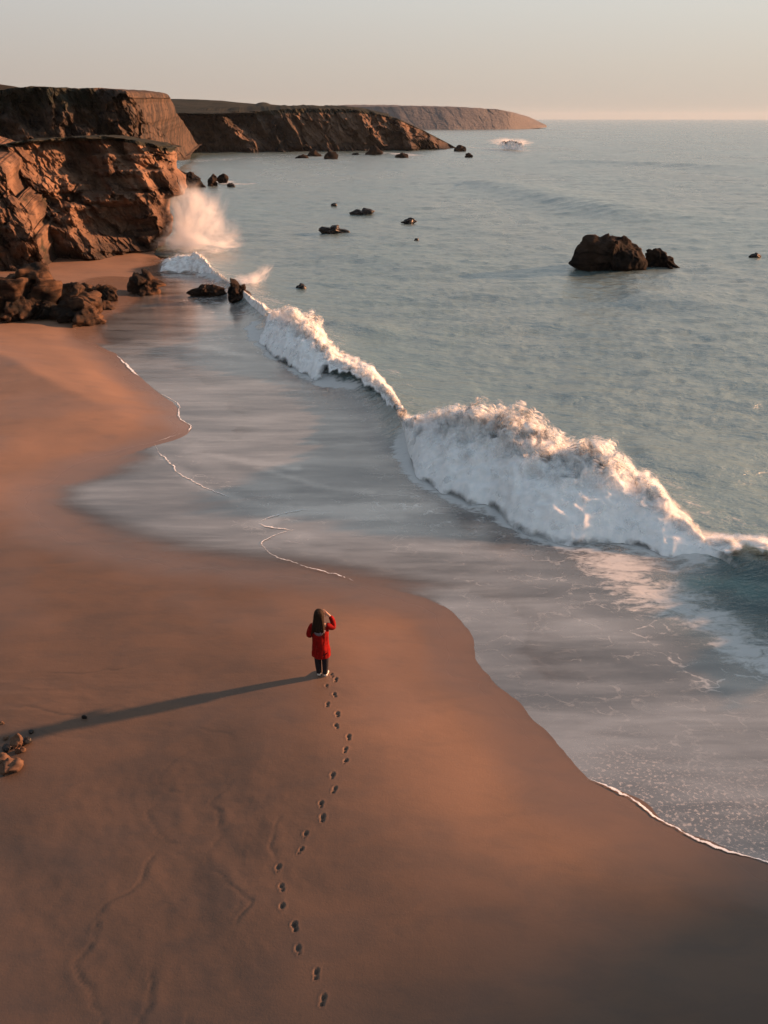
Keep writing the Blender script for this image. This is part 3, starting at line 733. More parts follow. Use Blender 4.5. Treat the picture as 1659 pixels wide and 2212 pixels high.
def relief(name, top, right, bot, x0, Y0, trend, lit, dark, mat, label, xs=1.0, ys=1.0, a_lit=1.25, a_dark=.0, lean=.25, noise_amp=1.0, nscale=1.0,
           plateau=12.0, rise=.02, band=(0, 0, 1), heath_h=0.0, sm=(2.0, 2.0), shear=.8, rows_back=14, leak=0.0, heath_top=True, heath_end=2.0, blk=1.0):
    """A rock face modelled row by row: every row starts at the left, and its depth grows where the face turns to the sun."""
    pxr = max(p[0] for p in right)
    npx = int((pxr - x0) / xs) + 1
    pyt = min(p[1] for p in top); pyb = max(p[1] for p in bot)
    npy = int((pyb - pyt) / ys) + 1
    # map of turning: 1 where lit, 0 elsewhere, in picture-proportioned sheet coordinates
    gxx = np.linspace(x0, pxr, npx); gyy = np.linspace(pyt, pyb, npy)
    A, B = np.meshgrid(gxx, gyy)
    pp = np.stack([A.ravel(), B.ravel()], 1)
    wv = 5.0
    pp2 = pp + wv * np.stack([fbm(pp[:, 0] * .03, pp[:, 1] * .03, 3.1, 3), fbm(pp[:, 0] * .03, pp[:, 1] * .03, 8.1, 3)], 1)
    a = np.full(len(pp), band[0] + 0.0)
    if band[1]:
        q = (pp[:, 0] - shear * pp[:, 1]) / band[2]
        qq = (pp[:, 0] * shear + pp[:, 1]) / band[2]
        nz = fbm(q, qq * .3, 2.2 + x0, 4)
        a = a + band[1] * sstep(-.05, .25, nz)
    else:
        q = (pp[:, 0] - shear * pp[:, 1]); qq = (pp[:, 0] * shear + pp[:, 1])
    for poly, v in lit:
        a = np.where(inside(pp2, np.array(poly, float)), v * a_lit, a)
    for poly, v in dark:
        a = np.where(inside(pp2, np.array(poly, float)), v, a)
    a = a.reshape(A.shape); a = blur2(a, sm[0], sm[1])
    # step length in metres
    Ym = blur2(np.repeat(lerp_poly(gxx, trend)[None, :], 2, 0), 12 / xs, 0)[0]
    dxm = (gxx[1] - gxx[0]) / F * Ym / cp
    D = np.cumsum(a * dxm[None, :], axis=1)
    # keep the running depth near the trend of the coast
    tr = Ym - Ym[0]
    if leak:
        Dl = blur2(D, leak / xs, 0)
        D = D - Dl; D = D - D.mean(0)[None, :] * .0 + tr[None, :]
    else:
        D = D * (tr[-1] / max(D[:, -1].mean(), 1e-6)) if tr[-1] > 0 and False else D + (tr - D.mean(0))[None, :]
    D = blur2(D, .6, 1.5)
    zsheet = HC + (256 - B) / F * Ym[None, :]
    D = D + lean * (zsheet - zsheet.min(0)[None, :])
    Yd = Ym[0] + D
    P3 = at_y(A, B, Yd)
    # rock noise, layered along the bedding
    s_ = nscale
    xx, yy, zz = (A - 829.5) / F * Ym.mean() / s_, (Yd - Ym[None, :]) / s_ + 7.0, P3[..., 2] / s_
    bed = xx * math.sin(.85) + zz * math.cos(.85); al = xx * math.cos(.85) - zz * math.sin(.85)
    nA = ridged(bed * .55, al * .16, yy * .2, 5, .55)
    nB = fbm(xx * .22, yy * .22, zz * .22, 5, .5)
    stp = bed * .8 + .6 * fbm(xx * .3, yy * .3, zz * .3, 3); fr = stp - np.floor(stp)
    rk = min(1.0, 1.6 * blk)
    off = s_ * (noise_amp * .75 * nB + rk * .40 * nA + rk * .32 * (sstep(0, .75, fr) - sstep(.8, 1, fr)))
    wx = .35 * fbm(xx * .5, yy * .5, zz * .5, 3); wz = .35 * fbm(xx * .5 + 40, yy * .5, zz * .5, 3)
    off = off + s_ * blk * (1.15 * blocks(al * .22 + wx, yy * .16, bed * .55 + wz, 3) + .50 * blocks(al * .6 + wx, yy * .4, bed * 1.5 + wz, 4) + .2 * blocks(al * 1.6, yy, bed * 3.6, 5))
    Yd = Yd + off
    # silhouette: top line and right line in the picture
    topy = lerp_poly(gxx, top) + (1.6 * fbm(gxx * .05, 0 * gxx, 4.4, 4))
    Rx = np.interp(gyy, [p[1] for p in right], [p[0] for p in right]) + 3.0 * fbm(gyy * .05, 0 * gyy, 6.1, 4)
    boty = lerp_poly(gxx, bot)
    # sheet: u in 0..1 to the right line, v in 0..1 from top to bottom
    nu, nv = npx, npy
    Uu = np.linspace(0, 1, nu); Vv = np.linspace(0, 1, nv)
    PX = np.empty((nv, nu)); PY = np.empty((nv, nu))
    px_g = x0 + Uu[None, :] * np.ones((nv, 1)) * (pxr - x0)
    for _ in range(4):
        ty = np.interp(px_g, gxx, topy); by_ = np.interp(px_g, gxx, boty)
        PY = ty + Vv[:, None] * (by_ - ty)
        rx = np.interp(PY, gyy, Rx)
        px_g = x0 + Uu[None, :] * (rx - x0)
    PX = px_g
    fx = np.clip((PX - x0) / (gxx[1] - gxx[0]), 0, npx - 1.001); fy = np.clip((PY - pyt) / (gyy[1] - gyy[0]), 0, npy - 1.001)
    ix, iy = fx.astype(int), fy.astype(int); tx, ty = fx - ix, fy - iy
    Yq = (Yd[iy, ix] * (1-tx) + Yd[iy, ix+1] * tx) * (1-ty) + (Yd[iy+1, ix] * (1-tx) + Yd[iy+1, ix+1] * tx) * ty
    # round the right end away from us
    endr = np.clip((Uu - .93) / .07, 0, 1)
    Yq = Yq + (endr ** 2)[None, :] * 2.5 * s_
    S3 = at_y(PX, PY, Yq)
    # the top, running back inland
    tops = []
    for k in range(1, rows_back + 1):
        t = (k / rows_back) ** 1.6
        r = S3[0].copy(); dY = t * plateau
        r[:, 1] += dY; r[:, 0] -= .15 * dY
        r[:, 2] += rise * dY + s_ * .12 * fbm(r[:, 0] / s_ * .25, r[:, 1] / s_ * .25, 3.3, 4) * min(1, 3 * t)
        tops.append(r)
    G3 = np.concatenate([np.stack(tops[::-1], 0), S3], 0)
    # the end, running back behind the right edge
    cols = []
    for k in range(1, 13):
        t = (k / 12) ** 1.5
        c = G3[:, -1].copy(); c[:, 1] += t * plateau * 1.0; c[:, 0] -= t * t * plateau * .45
        j = s_ * .5 * fbm(c[:, 0] / s_ * .3, c[:, 1] / s_ * .3, c[:, 2] / s_ * .3, 4); c[:, 0] += j * min(1, 2 * t)
        cols.append(c)
    G3 = np.concatenate([G3, np.stack(cols, 1)], 1)
    nR, nC = G3.shape[:2]
    zt = G3[rows_back, :, 2]
    he = np.zeros((nR, nC)); he[:rows_back + 1] = 1.0 if heath_top else .35
    if heath_h: he = np.maximum(he, sstep(heath_h, 0, zt[None, :] - G3[..., 2]))
    uu = np.linspace(0, 1, nC)
    he = he * (1 - sstep(heath_end - .06, heath_end, uu))[None, :]
    o = mesh_obj(name, G3.reshape(-1, 3), grid_faces(nR, nC, flip=True), mat, smooth=True, attrs=dict(heath=he.ravel()))
    return tag(o, label, 'cliff', kind='structure')

c3 = lambda pts: [(x / 3.0, y / 3.0 + 135.0) for x, y in pts]     # from an enlarged view of the cliffs
# main cliff above the cove
c8 = lambda pts: [(x * .4822 * .54, 178.2 + y * .4822 * .54) for x, y in pts]
lit = [(c8([(40,510),(200,490),(420,470),(640,470),(690,560),(640,700),(810,780),(800,930),(700,900),(610,950),(560,1000),(400,900),(190,760),(130,640)]), 1.0),
       (c8([(560,520),(680,520),(760,640),(640,560)]), .9),
       (c8([(800,460),(960,460),(1050,640),(990,760),(1000,900),(950,950),(890,960),(880,1030),(920,900),(910,720),(900,560)]), 1.25),
       (c8([(590,990),(700,985),(880,1030),(960,1110),(1030,1230),(1100,1300),(1250,1380),(1250,1480),(1020,1480),(740,1480),(680,1390),(560,1200),(560,1120)]), 1.0),
       (c8([(370,970),(420,1010),(470,1080),(410,1120)]), 1.0), (c8([(410,1140),(560,1220),(570,1270),(420,1170)]), 1.0),
       (c8([(1090,630),(1200,700),(1280,770),(1350,900),(1380,980),(1370,1120),(1300,1150),(1290,1080),(1340,990),(1230,870),(1180,760)]), 1.1),
       (c8([(1140,520),(1240,590),(1320,600),(1290,700),(1220,640)]), .9), (c8([(1350,730),(1500,720),(1530,820),(1520,910),(1440,880)]), 1.2),
       (c8([(1230,1280),(1330,1250),(1330,1420),(1240,1400)]), 1.0), (c8([(1150,1140),(1200,1200),(1180,1240)]), .9)]
dark = [(c8([(60,880),(350,960),(420,1180),(560,1270),(740,1490),(360,1480),(330,1300),(200,1130)]), -.10),
        (c8([(960,620),(1180,760),(1230,900),(1150,1100),(1000,1130),(1000,900)]), -.08), (c8([(620,920),(740,900),(890,1010),(640,990)]), -.1)]
relief('cliff', top=c8([(-400,560),(0,515),(200,480),(400,462),(640,448),(860,448),(1000,462),(1120,480),(1250,510),(1400,540),(1430,560),(1560,700)]),
       right=c8([(1405,440),(1412,545),(1425,640),(1440,720),(1520,790),(1530,870),(1520,930),(1400,965),(1380,1050),(1400,1160),(1400,1240),(1340,1330),(1330,1420),(1260,1490),(1230,1640)]),
       bot=c8([(-400,1700),(0,1640),(300,1590),(600,1560),(1000,1550),(1250,1530),(1600,1500)]), x0=-110, Y0=62,
       trend=[(-110, 64), (0, 65.5), (80, 66.2), (180, 66.8), (320, 68.6), (400, 71)], lit=lit, dark=dark, mat=M['cliff'],
       label='tall orange and black rock cliff behind the small sandy cove', xs=.55, ys=.55, band=(-.6, .8, 26), sm=(1.4, 1.8), lean=.28, noise_amp=.5, blk=.62, plateau=9, rise=-.01, heath_h=.6, leak=105, a_lit=1.5, a_dark=-.2)
# buttress in front of it, at the left edge of the picture
lit = [(c8([(0,700),(40,740),(50,850),(120,950),(250,1140),(320,1290),(330,1420),(260,1380),(240,1290),(150,1160),(60,1000),(0,960)]), 1.1),
       (c8([(0,1010),(60,1060),(70,1140),(0,1210)]), 1.0), (c8([(0,1340),(60,1400),(130,1520),(100,1580),(0,1480)]), 1.0), (c8([(70,1170),(130,1190),(110,1260)]), .9)]
relief('cliff', top=c8([(-400,560),(0,690),(45,740),(60,850),(130,945),(200,1030),(260,1120),(320,1290),(350,1440),(430,1540),(470,1600)]),
       right=c8([(300,500),(300,1100),(340,1290),(370,1440),(440,1540),(450,1640)]), bot=c8([(-400,1800),(0,1720),(450,1680)]),
       x0=-110, Y0=56, trend=[(-110, 57.5), (0, 58.6), (60, 59.4), (130, 61)], lit=lit, dark=[(c8([(0,1210),(160,1300),(250,1330),(330,1440),(430,1540),(150,1480),(0,1340)]), -.1)], mat=M['cliff'],
       label='low brown rock buttress running down to the boulders at the beach', xs=.5, ys=.6, band=(-.55, .9, 18), sm=(1.5, 2), lean=.3, noise_amp=.5, plateau=8, rise=.15, heath_top=False, leak=30, a_lit=1.05)
# the higher cliff behind, running out toward the open sea
lit = [(c8([(100,170),(140,180),(240,400),(200,420),(150,280),(120,400),(100,300)]), 1.0), (c8([(530,300),(600,270),(620,340),(570,370)]), .9), (c8([(680,170),(780,200),(740,280)]), .8),
       (c8([(900,190),(1000,280),(1060,330),(1000,300)]), .8), (c8([(0,340),(100,430),(0,440)]), 1.0), (c8([(600,160),(640,190),(620,240)]), .8),
       (c8([(1130,90),(1190,150),(1250,260),(1330,360),(1430,470),(1520,610),(1450,640),(1350,560),(1250,470),(1100,250)]), .75)]
relief('cliff', top=c8([(-400,80),(0,62),(120,45),(250,32),(400,38),(560,50),(780,42),(900,55),(1050,65),(1130,85),(1180,130),(1240,230),(1260,300),(1340,370),(1440,480),(1530,620),(1560,640)]),
       right=c8([(1135,60),(1180,130),(1240,230),(1260,300),(1340,370),(1440,480),(1525,610),(1530,650)]), bot=c8([(-400,560),(600,560),(1200,600),(1350,650),(1530,645),(1600,645)]),
       x0=-110, Y0=100, trend=[(-110, 114), (0, 116), (150, 118), (284, 121), (315, 134), (350, 165), (400, 225)], lit=lit, dark=[], mat=M['cliff_b'],
       label='higher dark cliff with a heath covered top behind the orange cliff', xs=.55, ys=.4, band=(-.6, .8, 22), sm=(1.2, 2.0), lean=.35, noise_amp=.85, nscale=1.6, plateau=60, rise=.02, heath_h=5.0, shear=.25, leak=40, a_lit=1.6, heath_end=.80, blk=1.7)
# headland across the bay
h2 = lambda pts: [(270 + x * .5859, 162 + y * .5859) for x, y in pts]
HL = [(h2([(295,165),(330,160),(350,200),(355,290),(370,305),(335,305),(345,240),(310,200)]), 1.3), (h2([(360,150),(395,145),(430,200),(420,215),(385,190)]), 1.3), (h2([(400,220),(450,180),(510,240),(530,295),(480,300),(470,250)]), 1.2),
      (h2([(545,160),(580,200),(600,260),(640,290),(590,285),(555,220)]), 1.1), (h2([(590,140),(650,190),(690,270),(650,240)]), .9), (h2([(1000,190),(1040,185),(1060,215),(1020,215)]), .9),
      (h2([(1050,240),(1100,270),(1060,280)]), 1.2), (h2([(1100,190),(1150,215),(1200,262),(1215,275),(1150,275),(1130,240)]), 1.2)]
relief('headland', top=[(250, 240), (320, 241), (400, 240), (460, 243), (560, 240), (640, 234), (760, 236), (830, 244), (880, 256), (930, 282), (965, 304), (985, 318), (1000, 324)],
       right=[(820, 225), (850, 246), (885, 257), (932, 283), (966, 305), (984, 317), (990, 328)], bot=[(250, 349), (380, 348), (440, 346), (500, 343), (560, 340), (640, 337), (720, 334), (800, 332), (900, 330), (1000, 327)],
       x0=250, Y0=270, trend=[(250, 298), (380, 299), (500, 302), (640, 306), (800, 313), (985, 330)], lit=HL, dark=[], mat=M['head'],
       label='long dark headland of gullied cliffs topped with brown heath across the bay', xs=.6, ys=.4, band=(-.45, .35, 34), sm=(1.4, 2.5), lean=.45, noise_amp=.55, nscale=3.5, plateau=25, rise=.06, heath_h=3.0, shear=.45, leak=40, a_lit=2.0)
# the moor that tops it
def moor(name, ridge_px, front_px, Yf, Yr, label, mat, n=300, m=26, bumps=0.6):
    px = np.linspace(ridge_px[0][0], ridge_px[-1][0], n)
    ry = lerp_poly(px, ridge_px); fy = lerp_poly(px, front_px)
    yf = np.interp(px, [p[0] for p in Yf], [p[1] for p in Yf]); yr = np.interp(px, [p[0] for p in Yr], [p[1] for p in Yr])
    A0 = at_y(px, fy, yf); A1 = at_y(px, ry, yr)
    rows = []
    for k in range(m):
        t = k / (m - 1.0)
        r = A0 + (A1 - A0) * t
        r[:, 2] += bumps * fbm(r[:, 0] * .05, r[:, 1] * .05, 2.2, 5) * math.sin(math.pi * min(1, .15 + .7 * t))
        rows.append(r)
    for k in range(1, 8):
        r = A1.copy(); r[:, 1] += k * 18; r[:, 2] -= k * k * .5; rows.append(r)
    G3 = np.stack(rows, 0)
    o = mesh_obj(name, G3.reshape(-1, 3), grid_faces(G3.shape[0], n), mat, attrs=dict(heath=np.ones(G3.shape[0] * n)))
    return tag(o, label, 'moor', kind='structure')
M['moor'] = mat_rock('moor_heath', (.040, .034, .025), (.055, .046, .034), (.02, .022, .018), .12, True)
moor('moor', [(240, 214), (310, 212), (400, 214), (480, 217), (520, 222), (552, 225), (560, 222), (568, 221), (576, 222), (584, 226), (640, 229), (720, 232), (790, 236), (840, 246)],
     [(240, 244), (320, 245), (400, 244), (460, 246), (560, 243), (640, 236), (760, 238), (840, 249)], [(240, 266), (500, 302), (640, 332), (840, 380)], [(240, 420), (640, 460), (840, 400)],
     'gently rising brown heath above the headland cliffs', M['moor'])
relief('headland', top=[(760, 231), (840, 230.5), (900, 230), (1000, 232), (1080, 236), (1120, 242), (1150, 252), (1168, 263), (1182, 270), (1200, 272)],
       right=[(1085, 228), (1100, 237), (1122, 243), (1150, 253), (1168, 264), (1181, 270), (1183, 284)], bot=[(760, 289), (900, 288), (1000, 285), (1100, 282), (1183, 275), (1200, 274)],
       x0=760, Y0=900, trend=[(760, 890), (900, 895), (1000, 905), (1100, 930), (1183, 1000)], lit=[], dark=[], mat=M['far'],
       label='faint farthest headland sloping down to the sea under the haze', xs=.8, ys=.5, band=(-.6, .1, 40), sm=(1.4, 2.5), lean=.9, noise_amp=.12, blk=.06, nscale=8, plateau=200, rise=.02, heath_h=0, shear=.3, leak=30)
# pale hill far behind at the left edge
hp = at_y(np.array([-160, -90, -30, 0, 18, 40, 60]), np.array([150, 165, 178, 182, 186, 193, 200]), 330)
rows = [hp + np.array([0, k * 12, -k * k * .25 - (25 if k < 0 else 0)]) for k in range(0, 8)]
rows = [hp * np.array([1, 1, 0]) + np.array([0, -14, 6])] + rows
G3 = np.stack(rows, 0)
tag(mesh_obj('hill', G3.reshape(-1, 3), grid_faces(G3.shape[0], 7), M['moor'], attrs=dict(heath=np.zeros(G3.shape[0] * 7))), 'pale tan hill top far behind the cliffs', 'hill', kind='structure')

# the land the cliffs belong to, running back and out to the left
lx = np.concatenate([np.linspace(-700, -120, 60), np.linspace(-117, -40, 110)]); ly = np.concatenate([np.linspace(58, 80, 60), np.linspace(81, 760, 140)])
LX, LY = np.meshgrid(lx, ly)
edge = np.interp(LY, [58, 75, 115, 250, 300, 760], [-44, -44, -60, -118, -150, -170]) + 2.0 * fbm(LY * .07, 0 * LY, 1.4, 3)
dd_ = np.minimum(edge - LX, LY - 61 - 2.5 * fbm(LX * .06, 0 * LX, 3.3, 4)) + 1.2 * fbm(LX * .25, LY * .25, 2.2, 4)
LZ = -1.5 + 11.2 * sstep(0, 3.2, dd_) + 2.2 * sstep(6, 40, dd_) + .5 * fbm(LX * .05, LY * .05, 6.6, 4) * sstep(2, 8, dd_)
tag(mesh_obj('coast_land', np.stack([LX.ravel(), LY.ravel(), LZ.ravel()], 1), grid_faces(len(ly), len(lx)), M['cliff'], attrs=dict(heath=sstep(3.0, 6.0, dd_).ravel())), 'heath covered land behind the cliffs', 'land', kind='structure')

# ------------------------------------------------------------------ rocks
def make_rock(name, sil, base_py, label, mat, depth=.8, group='boulders and sea rocks', seed=1, zbase=0.0, planes=26, rough=1.0, sub=5, cat='rock', sink=.25, Yc=None):
    """sil: outline in the picture, star-shaped about its centre. Set at the distance where base_py meets the ground."""
    r = np.random.default_rng(seed)
    sil = np.array(sil, float)
    cx = sil[:, 0].mean()
    if Yc is None and zbase > 0:
        for _ in range(5):
            w_ = at_z(cx, base_py, zbase); zbase = ground(float(w_[0]), float(w_[1]))
    if Yc is None: Yc = float(at_z(cx, base_py, zbase)[1])
    W = at_y(sil[:, 0], sil[:, 1], Yc)[:, [0, 2]]
    zb = W[:, 1].min()
    half = (W[:, 0].max() - W[:, 0].min()) / 2; hgt = W[:, 1].max() - zb
    C = np.array([(W[:, 0].max() + W[:, 0].min()) / 2, zb + hgt * .38])
    th = np.arctan2(W[:, 1] - C[1], W[:, 0] - C[0]); rad_ = np.hypot(W[:, 0] - C[0], W[:, 1] - C[1])
    o_ = np.argsort(th); th, rad_ = th[o_], rad_[o_]
    th = np.concatenate([th - 2*np.pi, th, th + 2*np.pi]); rad_ = np.tile(rad_, 3)
    bm = bmesh.new(); bmesh.ops.create_icosphere(bm, subdivisions=sub, radius=1)
    D = np.array([v.co[:] for v in bm.verts]); Fs = np.array([[v.index for v in f.verts] for f in bm.faces]); bm.free()
    # chip the ball with planes first
    N = r.normal(size=(planes, 3)); N /= np.linalg.norm(N, axis=1)[:, None]; Hh = r.uniform(.58, .92, planes)
    Q = D.copy()
    for n_, h_ in zip(N, Hh):
        k = np.maximum(Q @ n_ - h_, 0); Q -= .92 * k[:, None] * n_
    sh = np.linalg.norm(Q, axis=1)
    t = np.arctan2(D[:, 2], D[:, 0]); rho = np.hypot(D[:, 0], D[:, 2])
    Rt = np.interp(t, th, rad_)
    fac = sh                              # keep the outline, let the chips show in depth
    x = D[:, 0] * Rt * (fac * (1 - rho ** 12) + rho ** 12); z = D[:, 2] * Rt * (fac * (1 - rho ** 12) + rho ** 12)
    dep = min(half, max(hgt, half * .5)) * depth
    y = D[:, 1] * dep * sh ** 2.0
    sc_ = max(hgt, .3)
    s3 = 2.2 / sc_
    nA = ridged((x * .8 + z * .6) * s3 * 1.6 + seed, (x * .6 - z * .8) * s3 * .5, y * s3 * .8, 5, .55)
    nB = fbm(x * s3 * .8 + seed * 3, y * s3 * .8, z * s3 * .8, 5)
    dd = rough * sc_ * (.07 * nA + .09 * nB + .44 * blocks((x * .8 + z * .6) * s3 * .8 + seed, y * s3 * .7, (x * .6 - z * .8) * s3 * 1.1, seed) + .10 * blocks(x * s3 * 2.2, y * s3 * 2.2, z * s3 * 2.2, seed + 1))
    y = y + D[:, 1] * dd * 1.3; x = x + D[:, 0] * dd * .45; z = z + D[:, 2] * dd * .45
    z = np.where(z < 0, z * (1 + sink), z)
    Vv = np.stack([x, y, z], 1)
    ob = mesh_obj(name, Vv, Fs, mat, smooth=True)
    ob.location = (C[0], Yc + dep * .35, C[1])
    tag(ob, label, cat, group)
    return ob
ca = lambda pts: [(x * .4219 * .54, 540 + y * .4219 * .54) for x, y in pts]     # zoom of the boulders
cb = lambda pts: [(1188 + x * .3617 * .54, 475.2 + y * .3617 * .54) for x, y in pts]
cc = lambda pts: [(594 + x * .5124 * .54, 270 + y * .5124 * .54) for x, y in pts]
cd_ = lambda pts: [(324 + x * .3617 * .54, 334.8 + y * .3617 * .54) for x, y in pts]
ce = lambda pts: [(324 + x * .42194 * .54, 540 + y * .42194 * .54) for x, y in pts]
cf = lambda pts: [(648 + x * .36166 * .54, 421.2 + y * .36166 * .54) for x, y in pts]
cg = lambda pts: [(x * .3014 * .54, 1458 + y * .3014 * .54) for x, y in pts]
GB = 'boulders at the cliff foot'
make_rock('boulder', ca([(-120,280),(10,290),(110,210),(160,140),(240,110),(330,140),(390,200),(440,300),(460,480),(430,560),(300,600),(100,590),(-120,560)]), 683, 'largest dark boulder at the cliff foot, one orange sunlit end', M['boulder'], .8, GB, 3, .55, sink=.3)
make_rock('boulder', ca([(-90,400),(20,360),(90,370),(190,440),(260,520),(265,600),(160,625),(-90,615)]), 694, 'low ridged dark boulder at the left picture edge below the largest boulder', M['boulder'], .8, GB, 4, .55, sink=.3)
make_rock('boulder', ca([(250,540),(330,470),(420,490),(500,560),(520,640),(470,650),(380,640),(280,620)]), 690, 'small dark boulder wedged below the orange sunlit end of the largest boulder', M['boulder'], .8, GB, 9, .5, sink=.3)
make_rock('boulder', ca([(440,480),(450,380),(560,330),(700,330),(760,400),(880,450),(940,500),(930,560),(800,560),(600,540)]), 680, 'dark jagged boulder between the orange faced boulder and the flat slab', M['boulder'], .7, GB, 5, .4, sink=.4)
make_rock('boulder', ca([(470,620),(480,560),(600,500),(700,480),(800,520),(880,600),(920,640),(970,670),(900,700),(800,690),(650,665)]), 700, 'frontmost dark boulder with a pale tip pointing to the water', M['boulder'], .7, GB, 6, .4, sink=.3)
make_rock('boulder', ca([(740,330),(790,320),(900,370),(960,340),(1040,370),(1120,430),(1110,460),(1040,460),(900,440),(800,390)]), 652, 'flat slanted slab with a pale sunlit end, behind the jagged boulders', M['boulder'], .6, GB, 7, .4, sink=.5)
make_rock('boulder', ca([(920,560),(950,500),(1000,490),(1050,530),(1085,580),(1050,600),(960,590)]), 667, 'smallest boulder beside the water, dark hollow facing us', M['boulder'], .8, GB, 8, .2, sink=.4, sub=4)
make_rock('boulder', ca([(1205,385),(1240,310),(1270,235),(1300,222),(1380,245),(1450,290),(1500,340),(1520,380),(1500,415),(1420,425),(1300,415)]), 636, 'lone wedge shaped brown boulder standing at the edge of the swash', M['boulder'], .9, GB, 12, .0, sink=.3)
GS = 'dark rocks in the shallows'
make_rock('rock', ce([(340,415),(370,385),(450,370),(540,345),(640,348),(700,375),(715,420),(660,432),(500,432),(400,432)]), 640, 'low flat dark rock in the foam, left of the upright rock', M['searock'], .8, GS, 13, 0)
make_rock('rock', ce([(722,400),(740,340),(775,315),(815,325),(845,375),(875,358),(885,400),(940,440),(900,480),(830,500),(760,495),(730,450)]), 652, 'upright dark rock with a notch, standing in the breaking foam', M['searock'], .9, GS, 14, 0)
make_rock('rock', [(641, 622), (648, 615), (655, 614), (660, 620), (663, 625), (650, 626)], 626, 'tiny dark rock awash just beyond the small breaker', M['wetrock'], .9, GS, 15, 0, sub=3)
GO = 'dark rocks out in the bay'
big = make_rock('sea_rock', cb([(245,485),(300,400),(320,350),(370,290),(400,215),(440,195),(540,200),(590,215),(640,190),(760,183),(850,210),(940,260),(1020,310),(1070,390),(1105,480),(1090,540),(950,560),(700,575),(450,560),(300,520)]), 585, 'big dark rounded rock standing alone in the sea, sunlit brown top', M['searock'], .85, GO, 21, 0, planes=30, sub=6, rough=.42)
make_rock('sea_rock', cb([(1060,520),(1070,430),(1100,340),(1150,315),(1200,340),(1290,420),(1360,470),(1420,505),(1350,520),(1200,530)]), 576, 'smaller pointed dark rock touching the right side of the big sea rock', M['searock'], .8, GO, 22, 0)
make_rock('sea_rock', cf([(200,400),(220,365),(270,345),(330,370),(440,380),(560,405),(575,418),(450,425),(300,425)]), 504, 'long low dark rock awash, nearest of the bay rocks, higher at its left end', M['wetrock'], .8, GO, 23, 0, sub=4, planes=16)
make_rock('sea_rock', cf([(535,205),(590,180),(680,180),(760,155),(800,170),(845,185),(780,205),(660,225),(580,222)]), 464, 'long low dark rock awash with a small hump at its right end', M['wetrock'], .8, GO, 24, 0, sub=4, planes=16)
make_rock('sea_rock', cf([(1100,302),(1150,290),(1190,272),(1270,278),(1300,300),(1260,312),(1160,312)]), 482, 'short flat dark rock awash to the right of the long ones', M['wetrock'], .8, GO, 25, 0, sub=4, planes=12)
make_rock('sea_rock', cf([(340,112),(365,95),(395,95),(412,112),(380,124)]), 445, 'small dark rock awash, farthest of the rocks in the middle of the bay', M['wetrock'], .8, GO, 26, 0, sub=3, planes=8)
make_rock('sea_rock', cf([(1262,500),(1280,478),(1300,480),(1310,505),(1285,512)]), 521, 'small dark rock barely showing below the short flat bay rock', M['wetrock'], .8, GO, 27, 0, sub=3, planes=8)
make_rock('sea_rock', [(1618, 553), (1628, 549), (1640, 550), (1646, 555), (1632, 557)], 557, 'tiny dark rock at the right of the bay, beyond the big sea rock', M['wetrock'], .8, GO, 28, 0, sub=3, planes=8)
make_rock('sea_rock', cd_([(655,330),(680,260),(700,218),(725,235),(735,290),(745,335),(700,345)]), 403, 'pointed dark sea stack off the cliff end, left of the pair', M['searock'], .9, GO, 29, 0, sub=4)
make_rock('sea_rock', cd_([(740,275),(780,225),(820,218),(855,250),(860,285),(800,300)]), 394, 'round topped dark sea stack off the cliff end, right of the pair', M['searock'], .9, GO, 30, 0, sub=4)
make_rock('sea_rock', cd_([(845,335),(890,318),(930,330),(945,348),(890,355)]), 404, 'low dark rock in white foam below the pair of sea stacks', M['wetrock'], .8, GO, 31, 0, sub=3)
make_rock('sea_rock', cd_([(320,190),(400,215),(480,260),(560,300),(605,350),(540,370),(430,360),(370,330),(330,280)]), 406, 'dark reef sloping down from the cliff end into the sea', M['searock'], .9, GO, 32, 0, sub=5)
GH = 'rocks below the headland'
far = [([(155,270),(200,240),(250,250),(275,275),(200,285)], 342, 'flat dark rock below the headland, leftmost of the group'), ([(245,240),(270,215),(330,215),(365,250),(300,262)], 338, 'dark humped rock between the flat rock and the stepped rock below the headland'),
       ([(380,265),(400,215),(430,205),(450,225),(500,230),(480,275),(420,285)], 344, 'stepped dark rock with a tall left side below the headland'), ([(600,232),(625,220),(655,230),(630,240)], 335, 'very small dark rock between the stepped rock and the wide rock'),
       ([(700,235),(730,205),(820,195),(850,215),(800,238)], 335, 'wide dark rock beside a patch of white surf below the headland'), ([(935,262),(970,228),(1010,222),(1045,240),(1040,262)], 341, 'dark block of rock just right of the white surf'),
       ([(1395,205),(1410,170),(1460,165),(1500,195),(1440,212)], 327, 'dark rock at the very tip of the headland'), ([(1485,245),(1490,222),(1515,222),(1540,250),(1510,260)], 340, 'lone small dark rock in open water past the headland tip')]
for k, (pts, by__, lb) in enumerate(far):
    make_rock('sea_rock', cc(pts), by__, lb, M['searock'], .9, GH, 40 + k, 0, sub=3, planes=14)
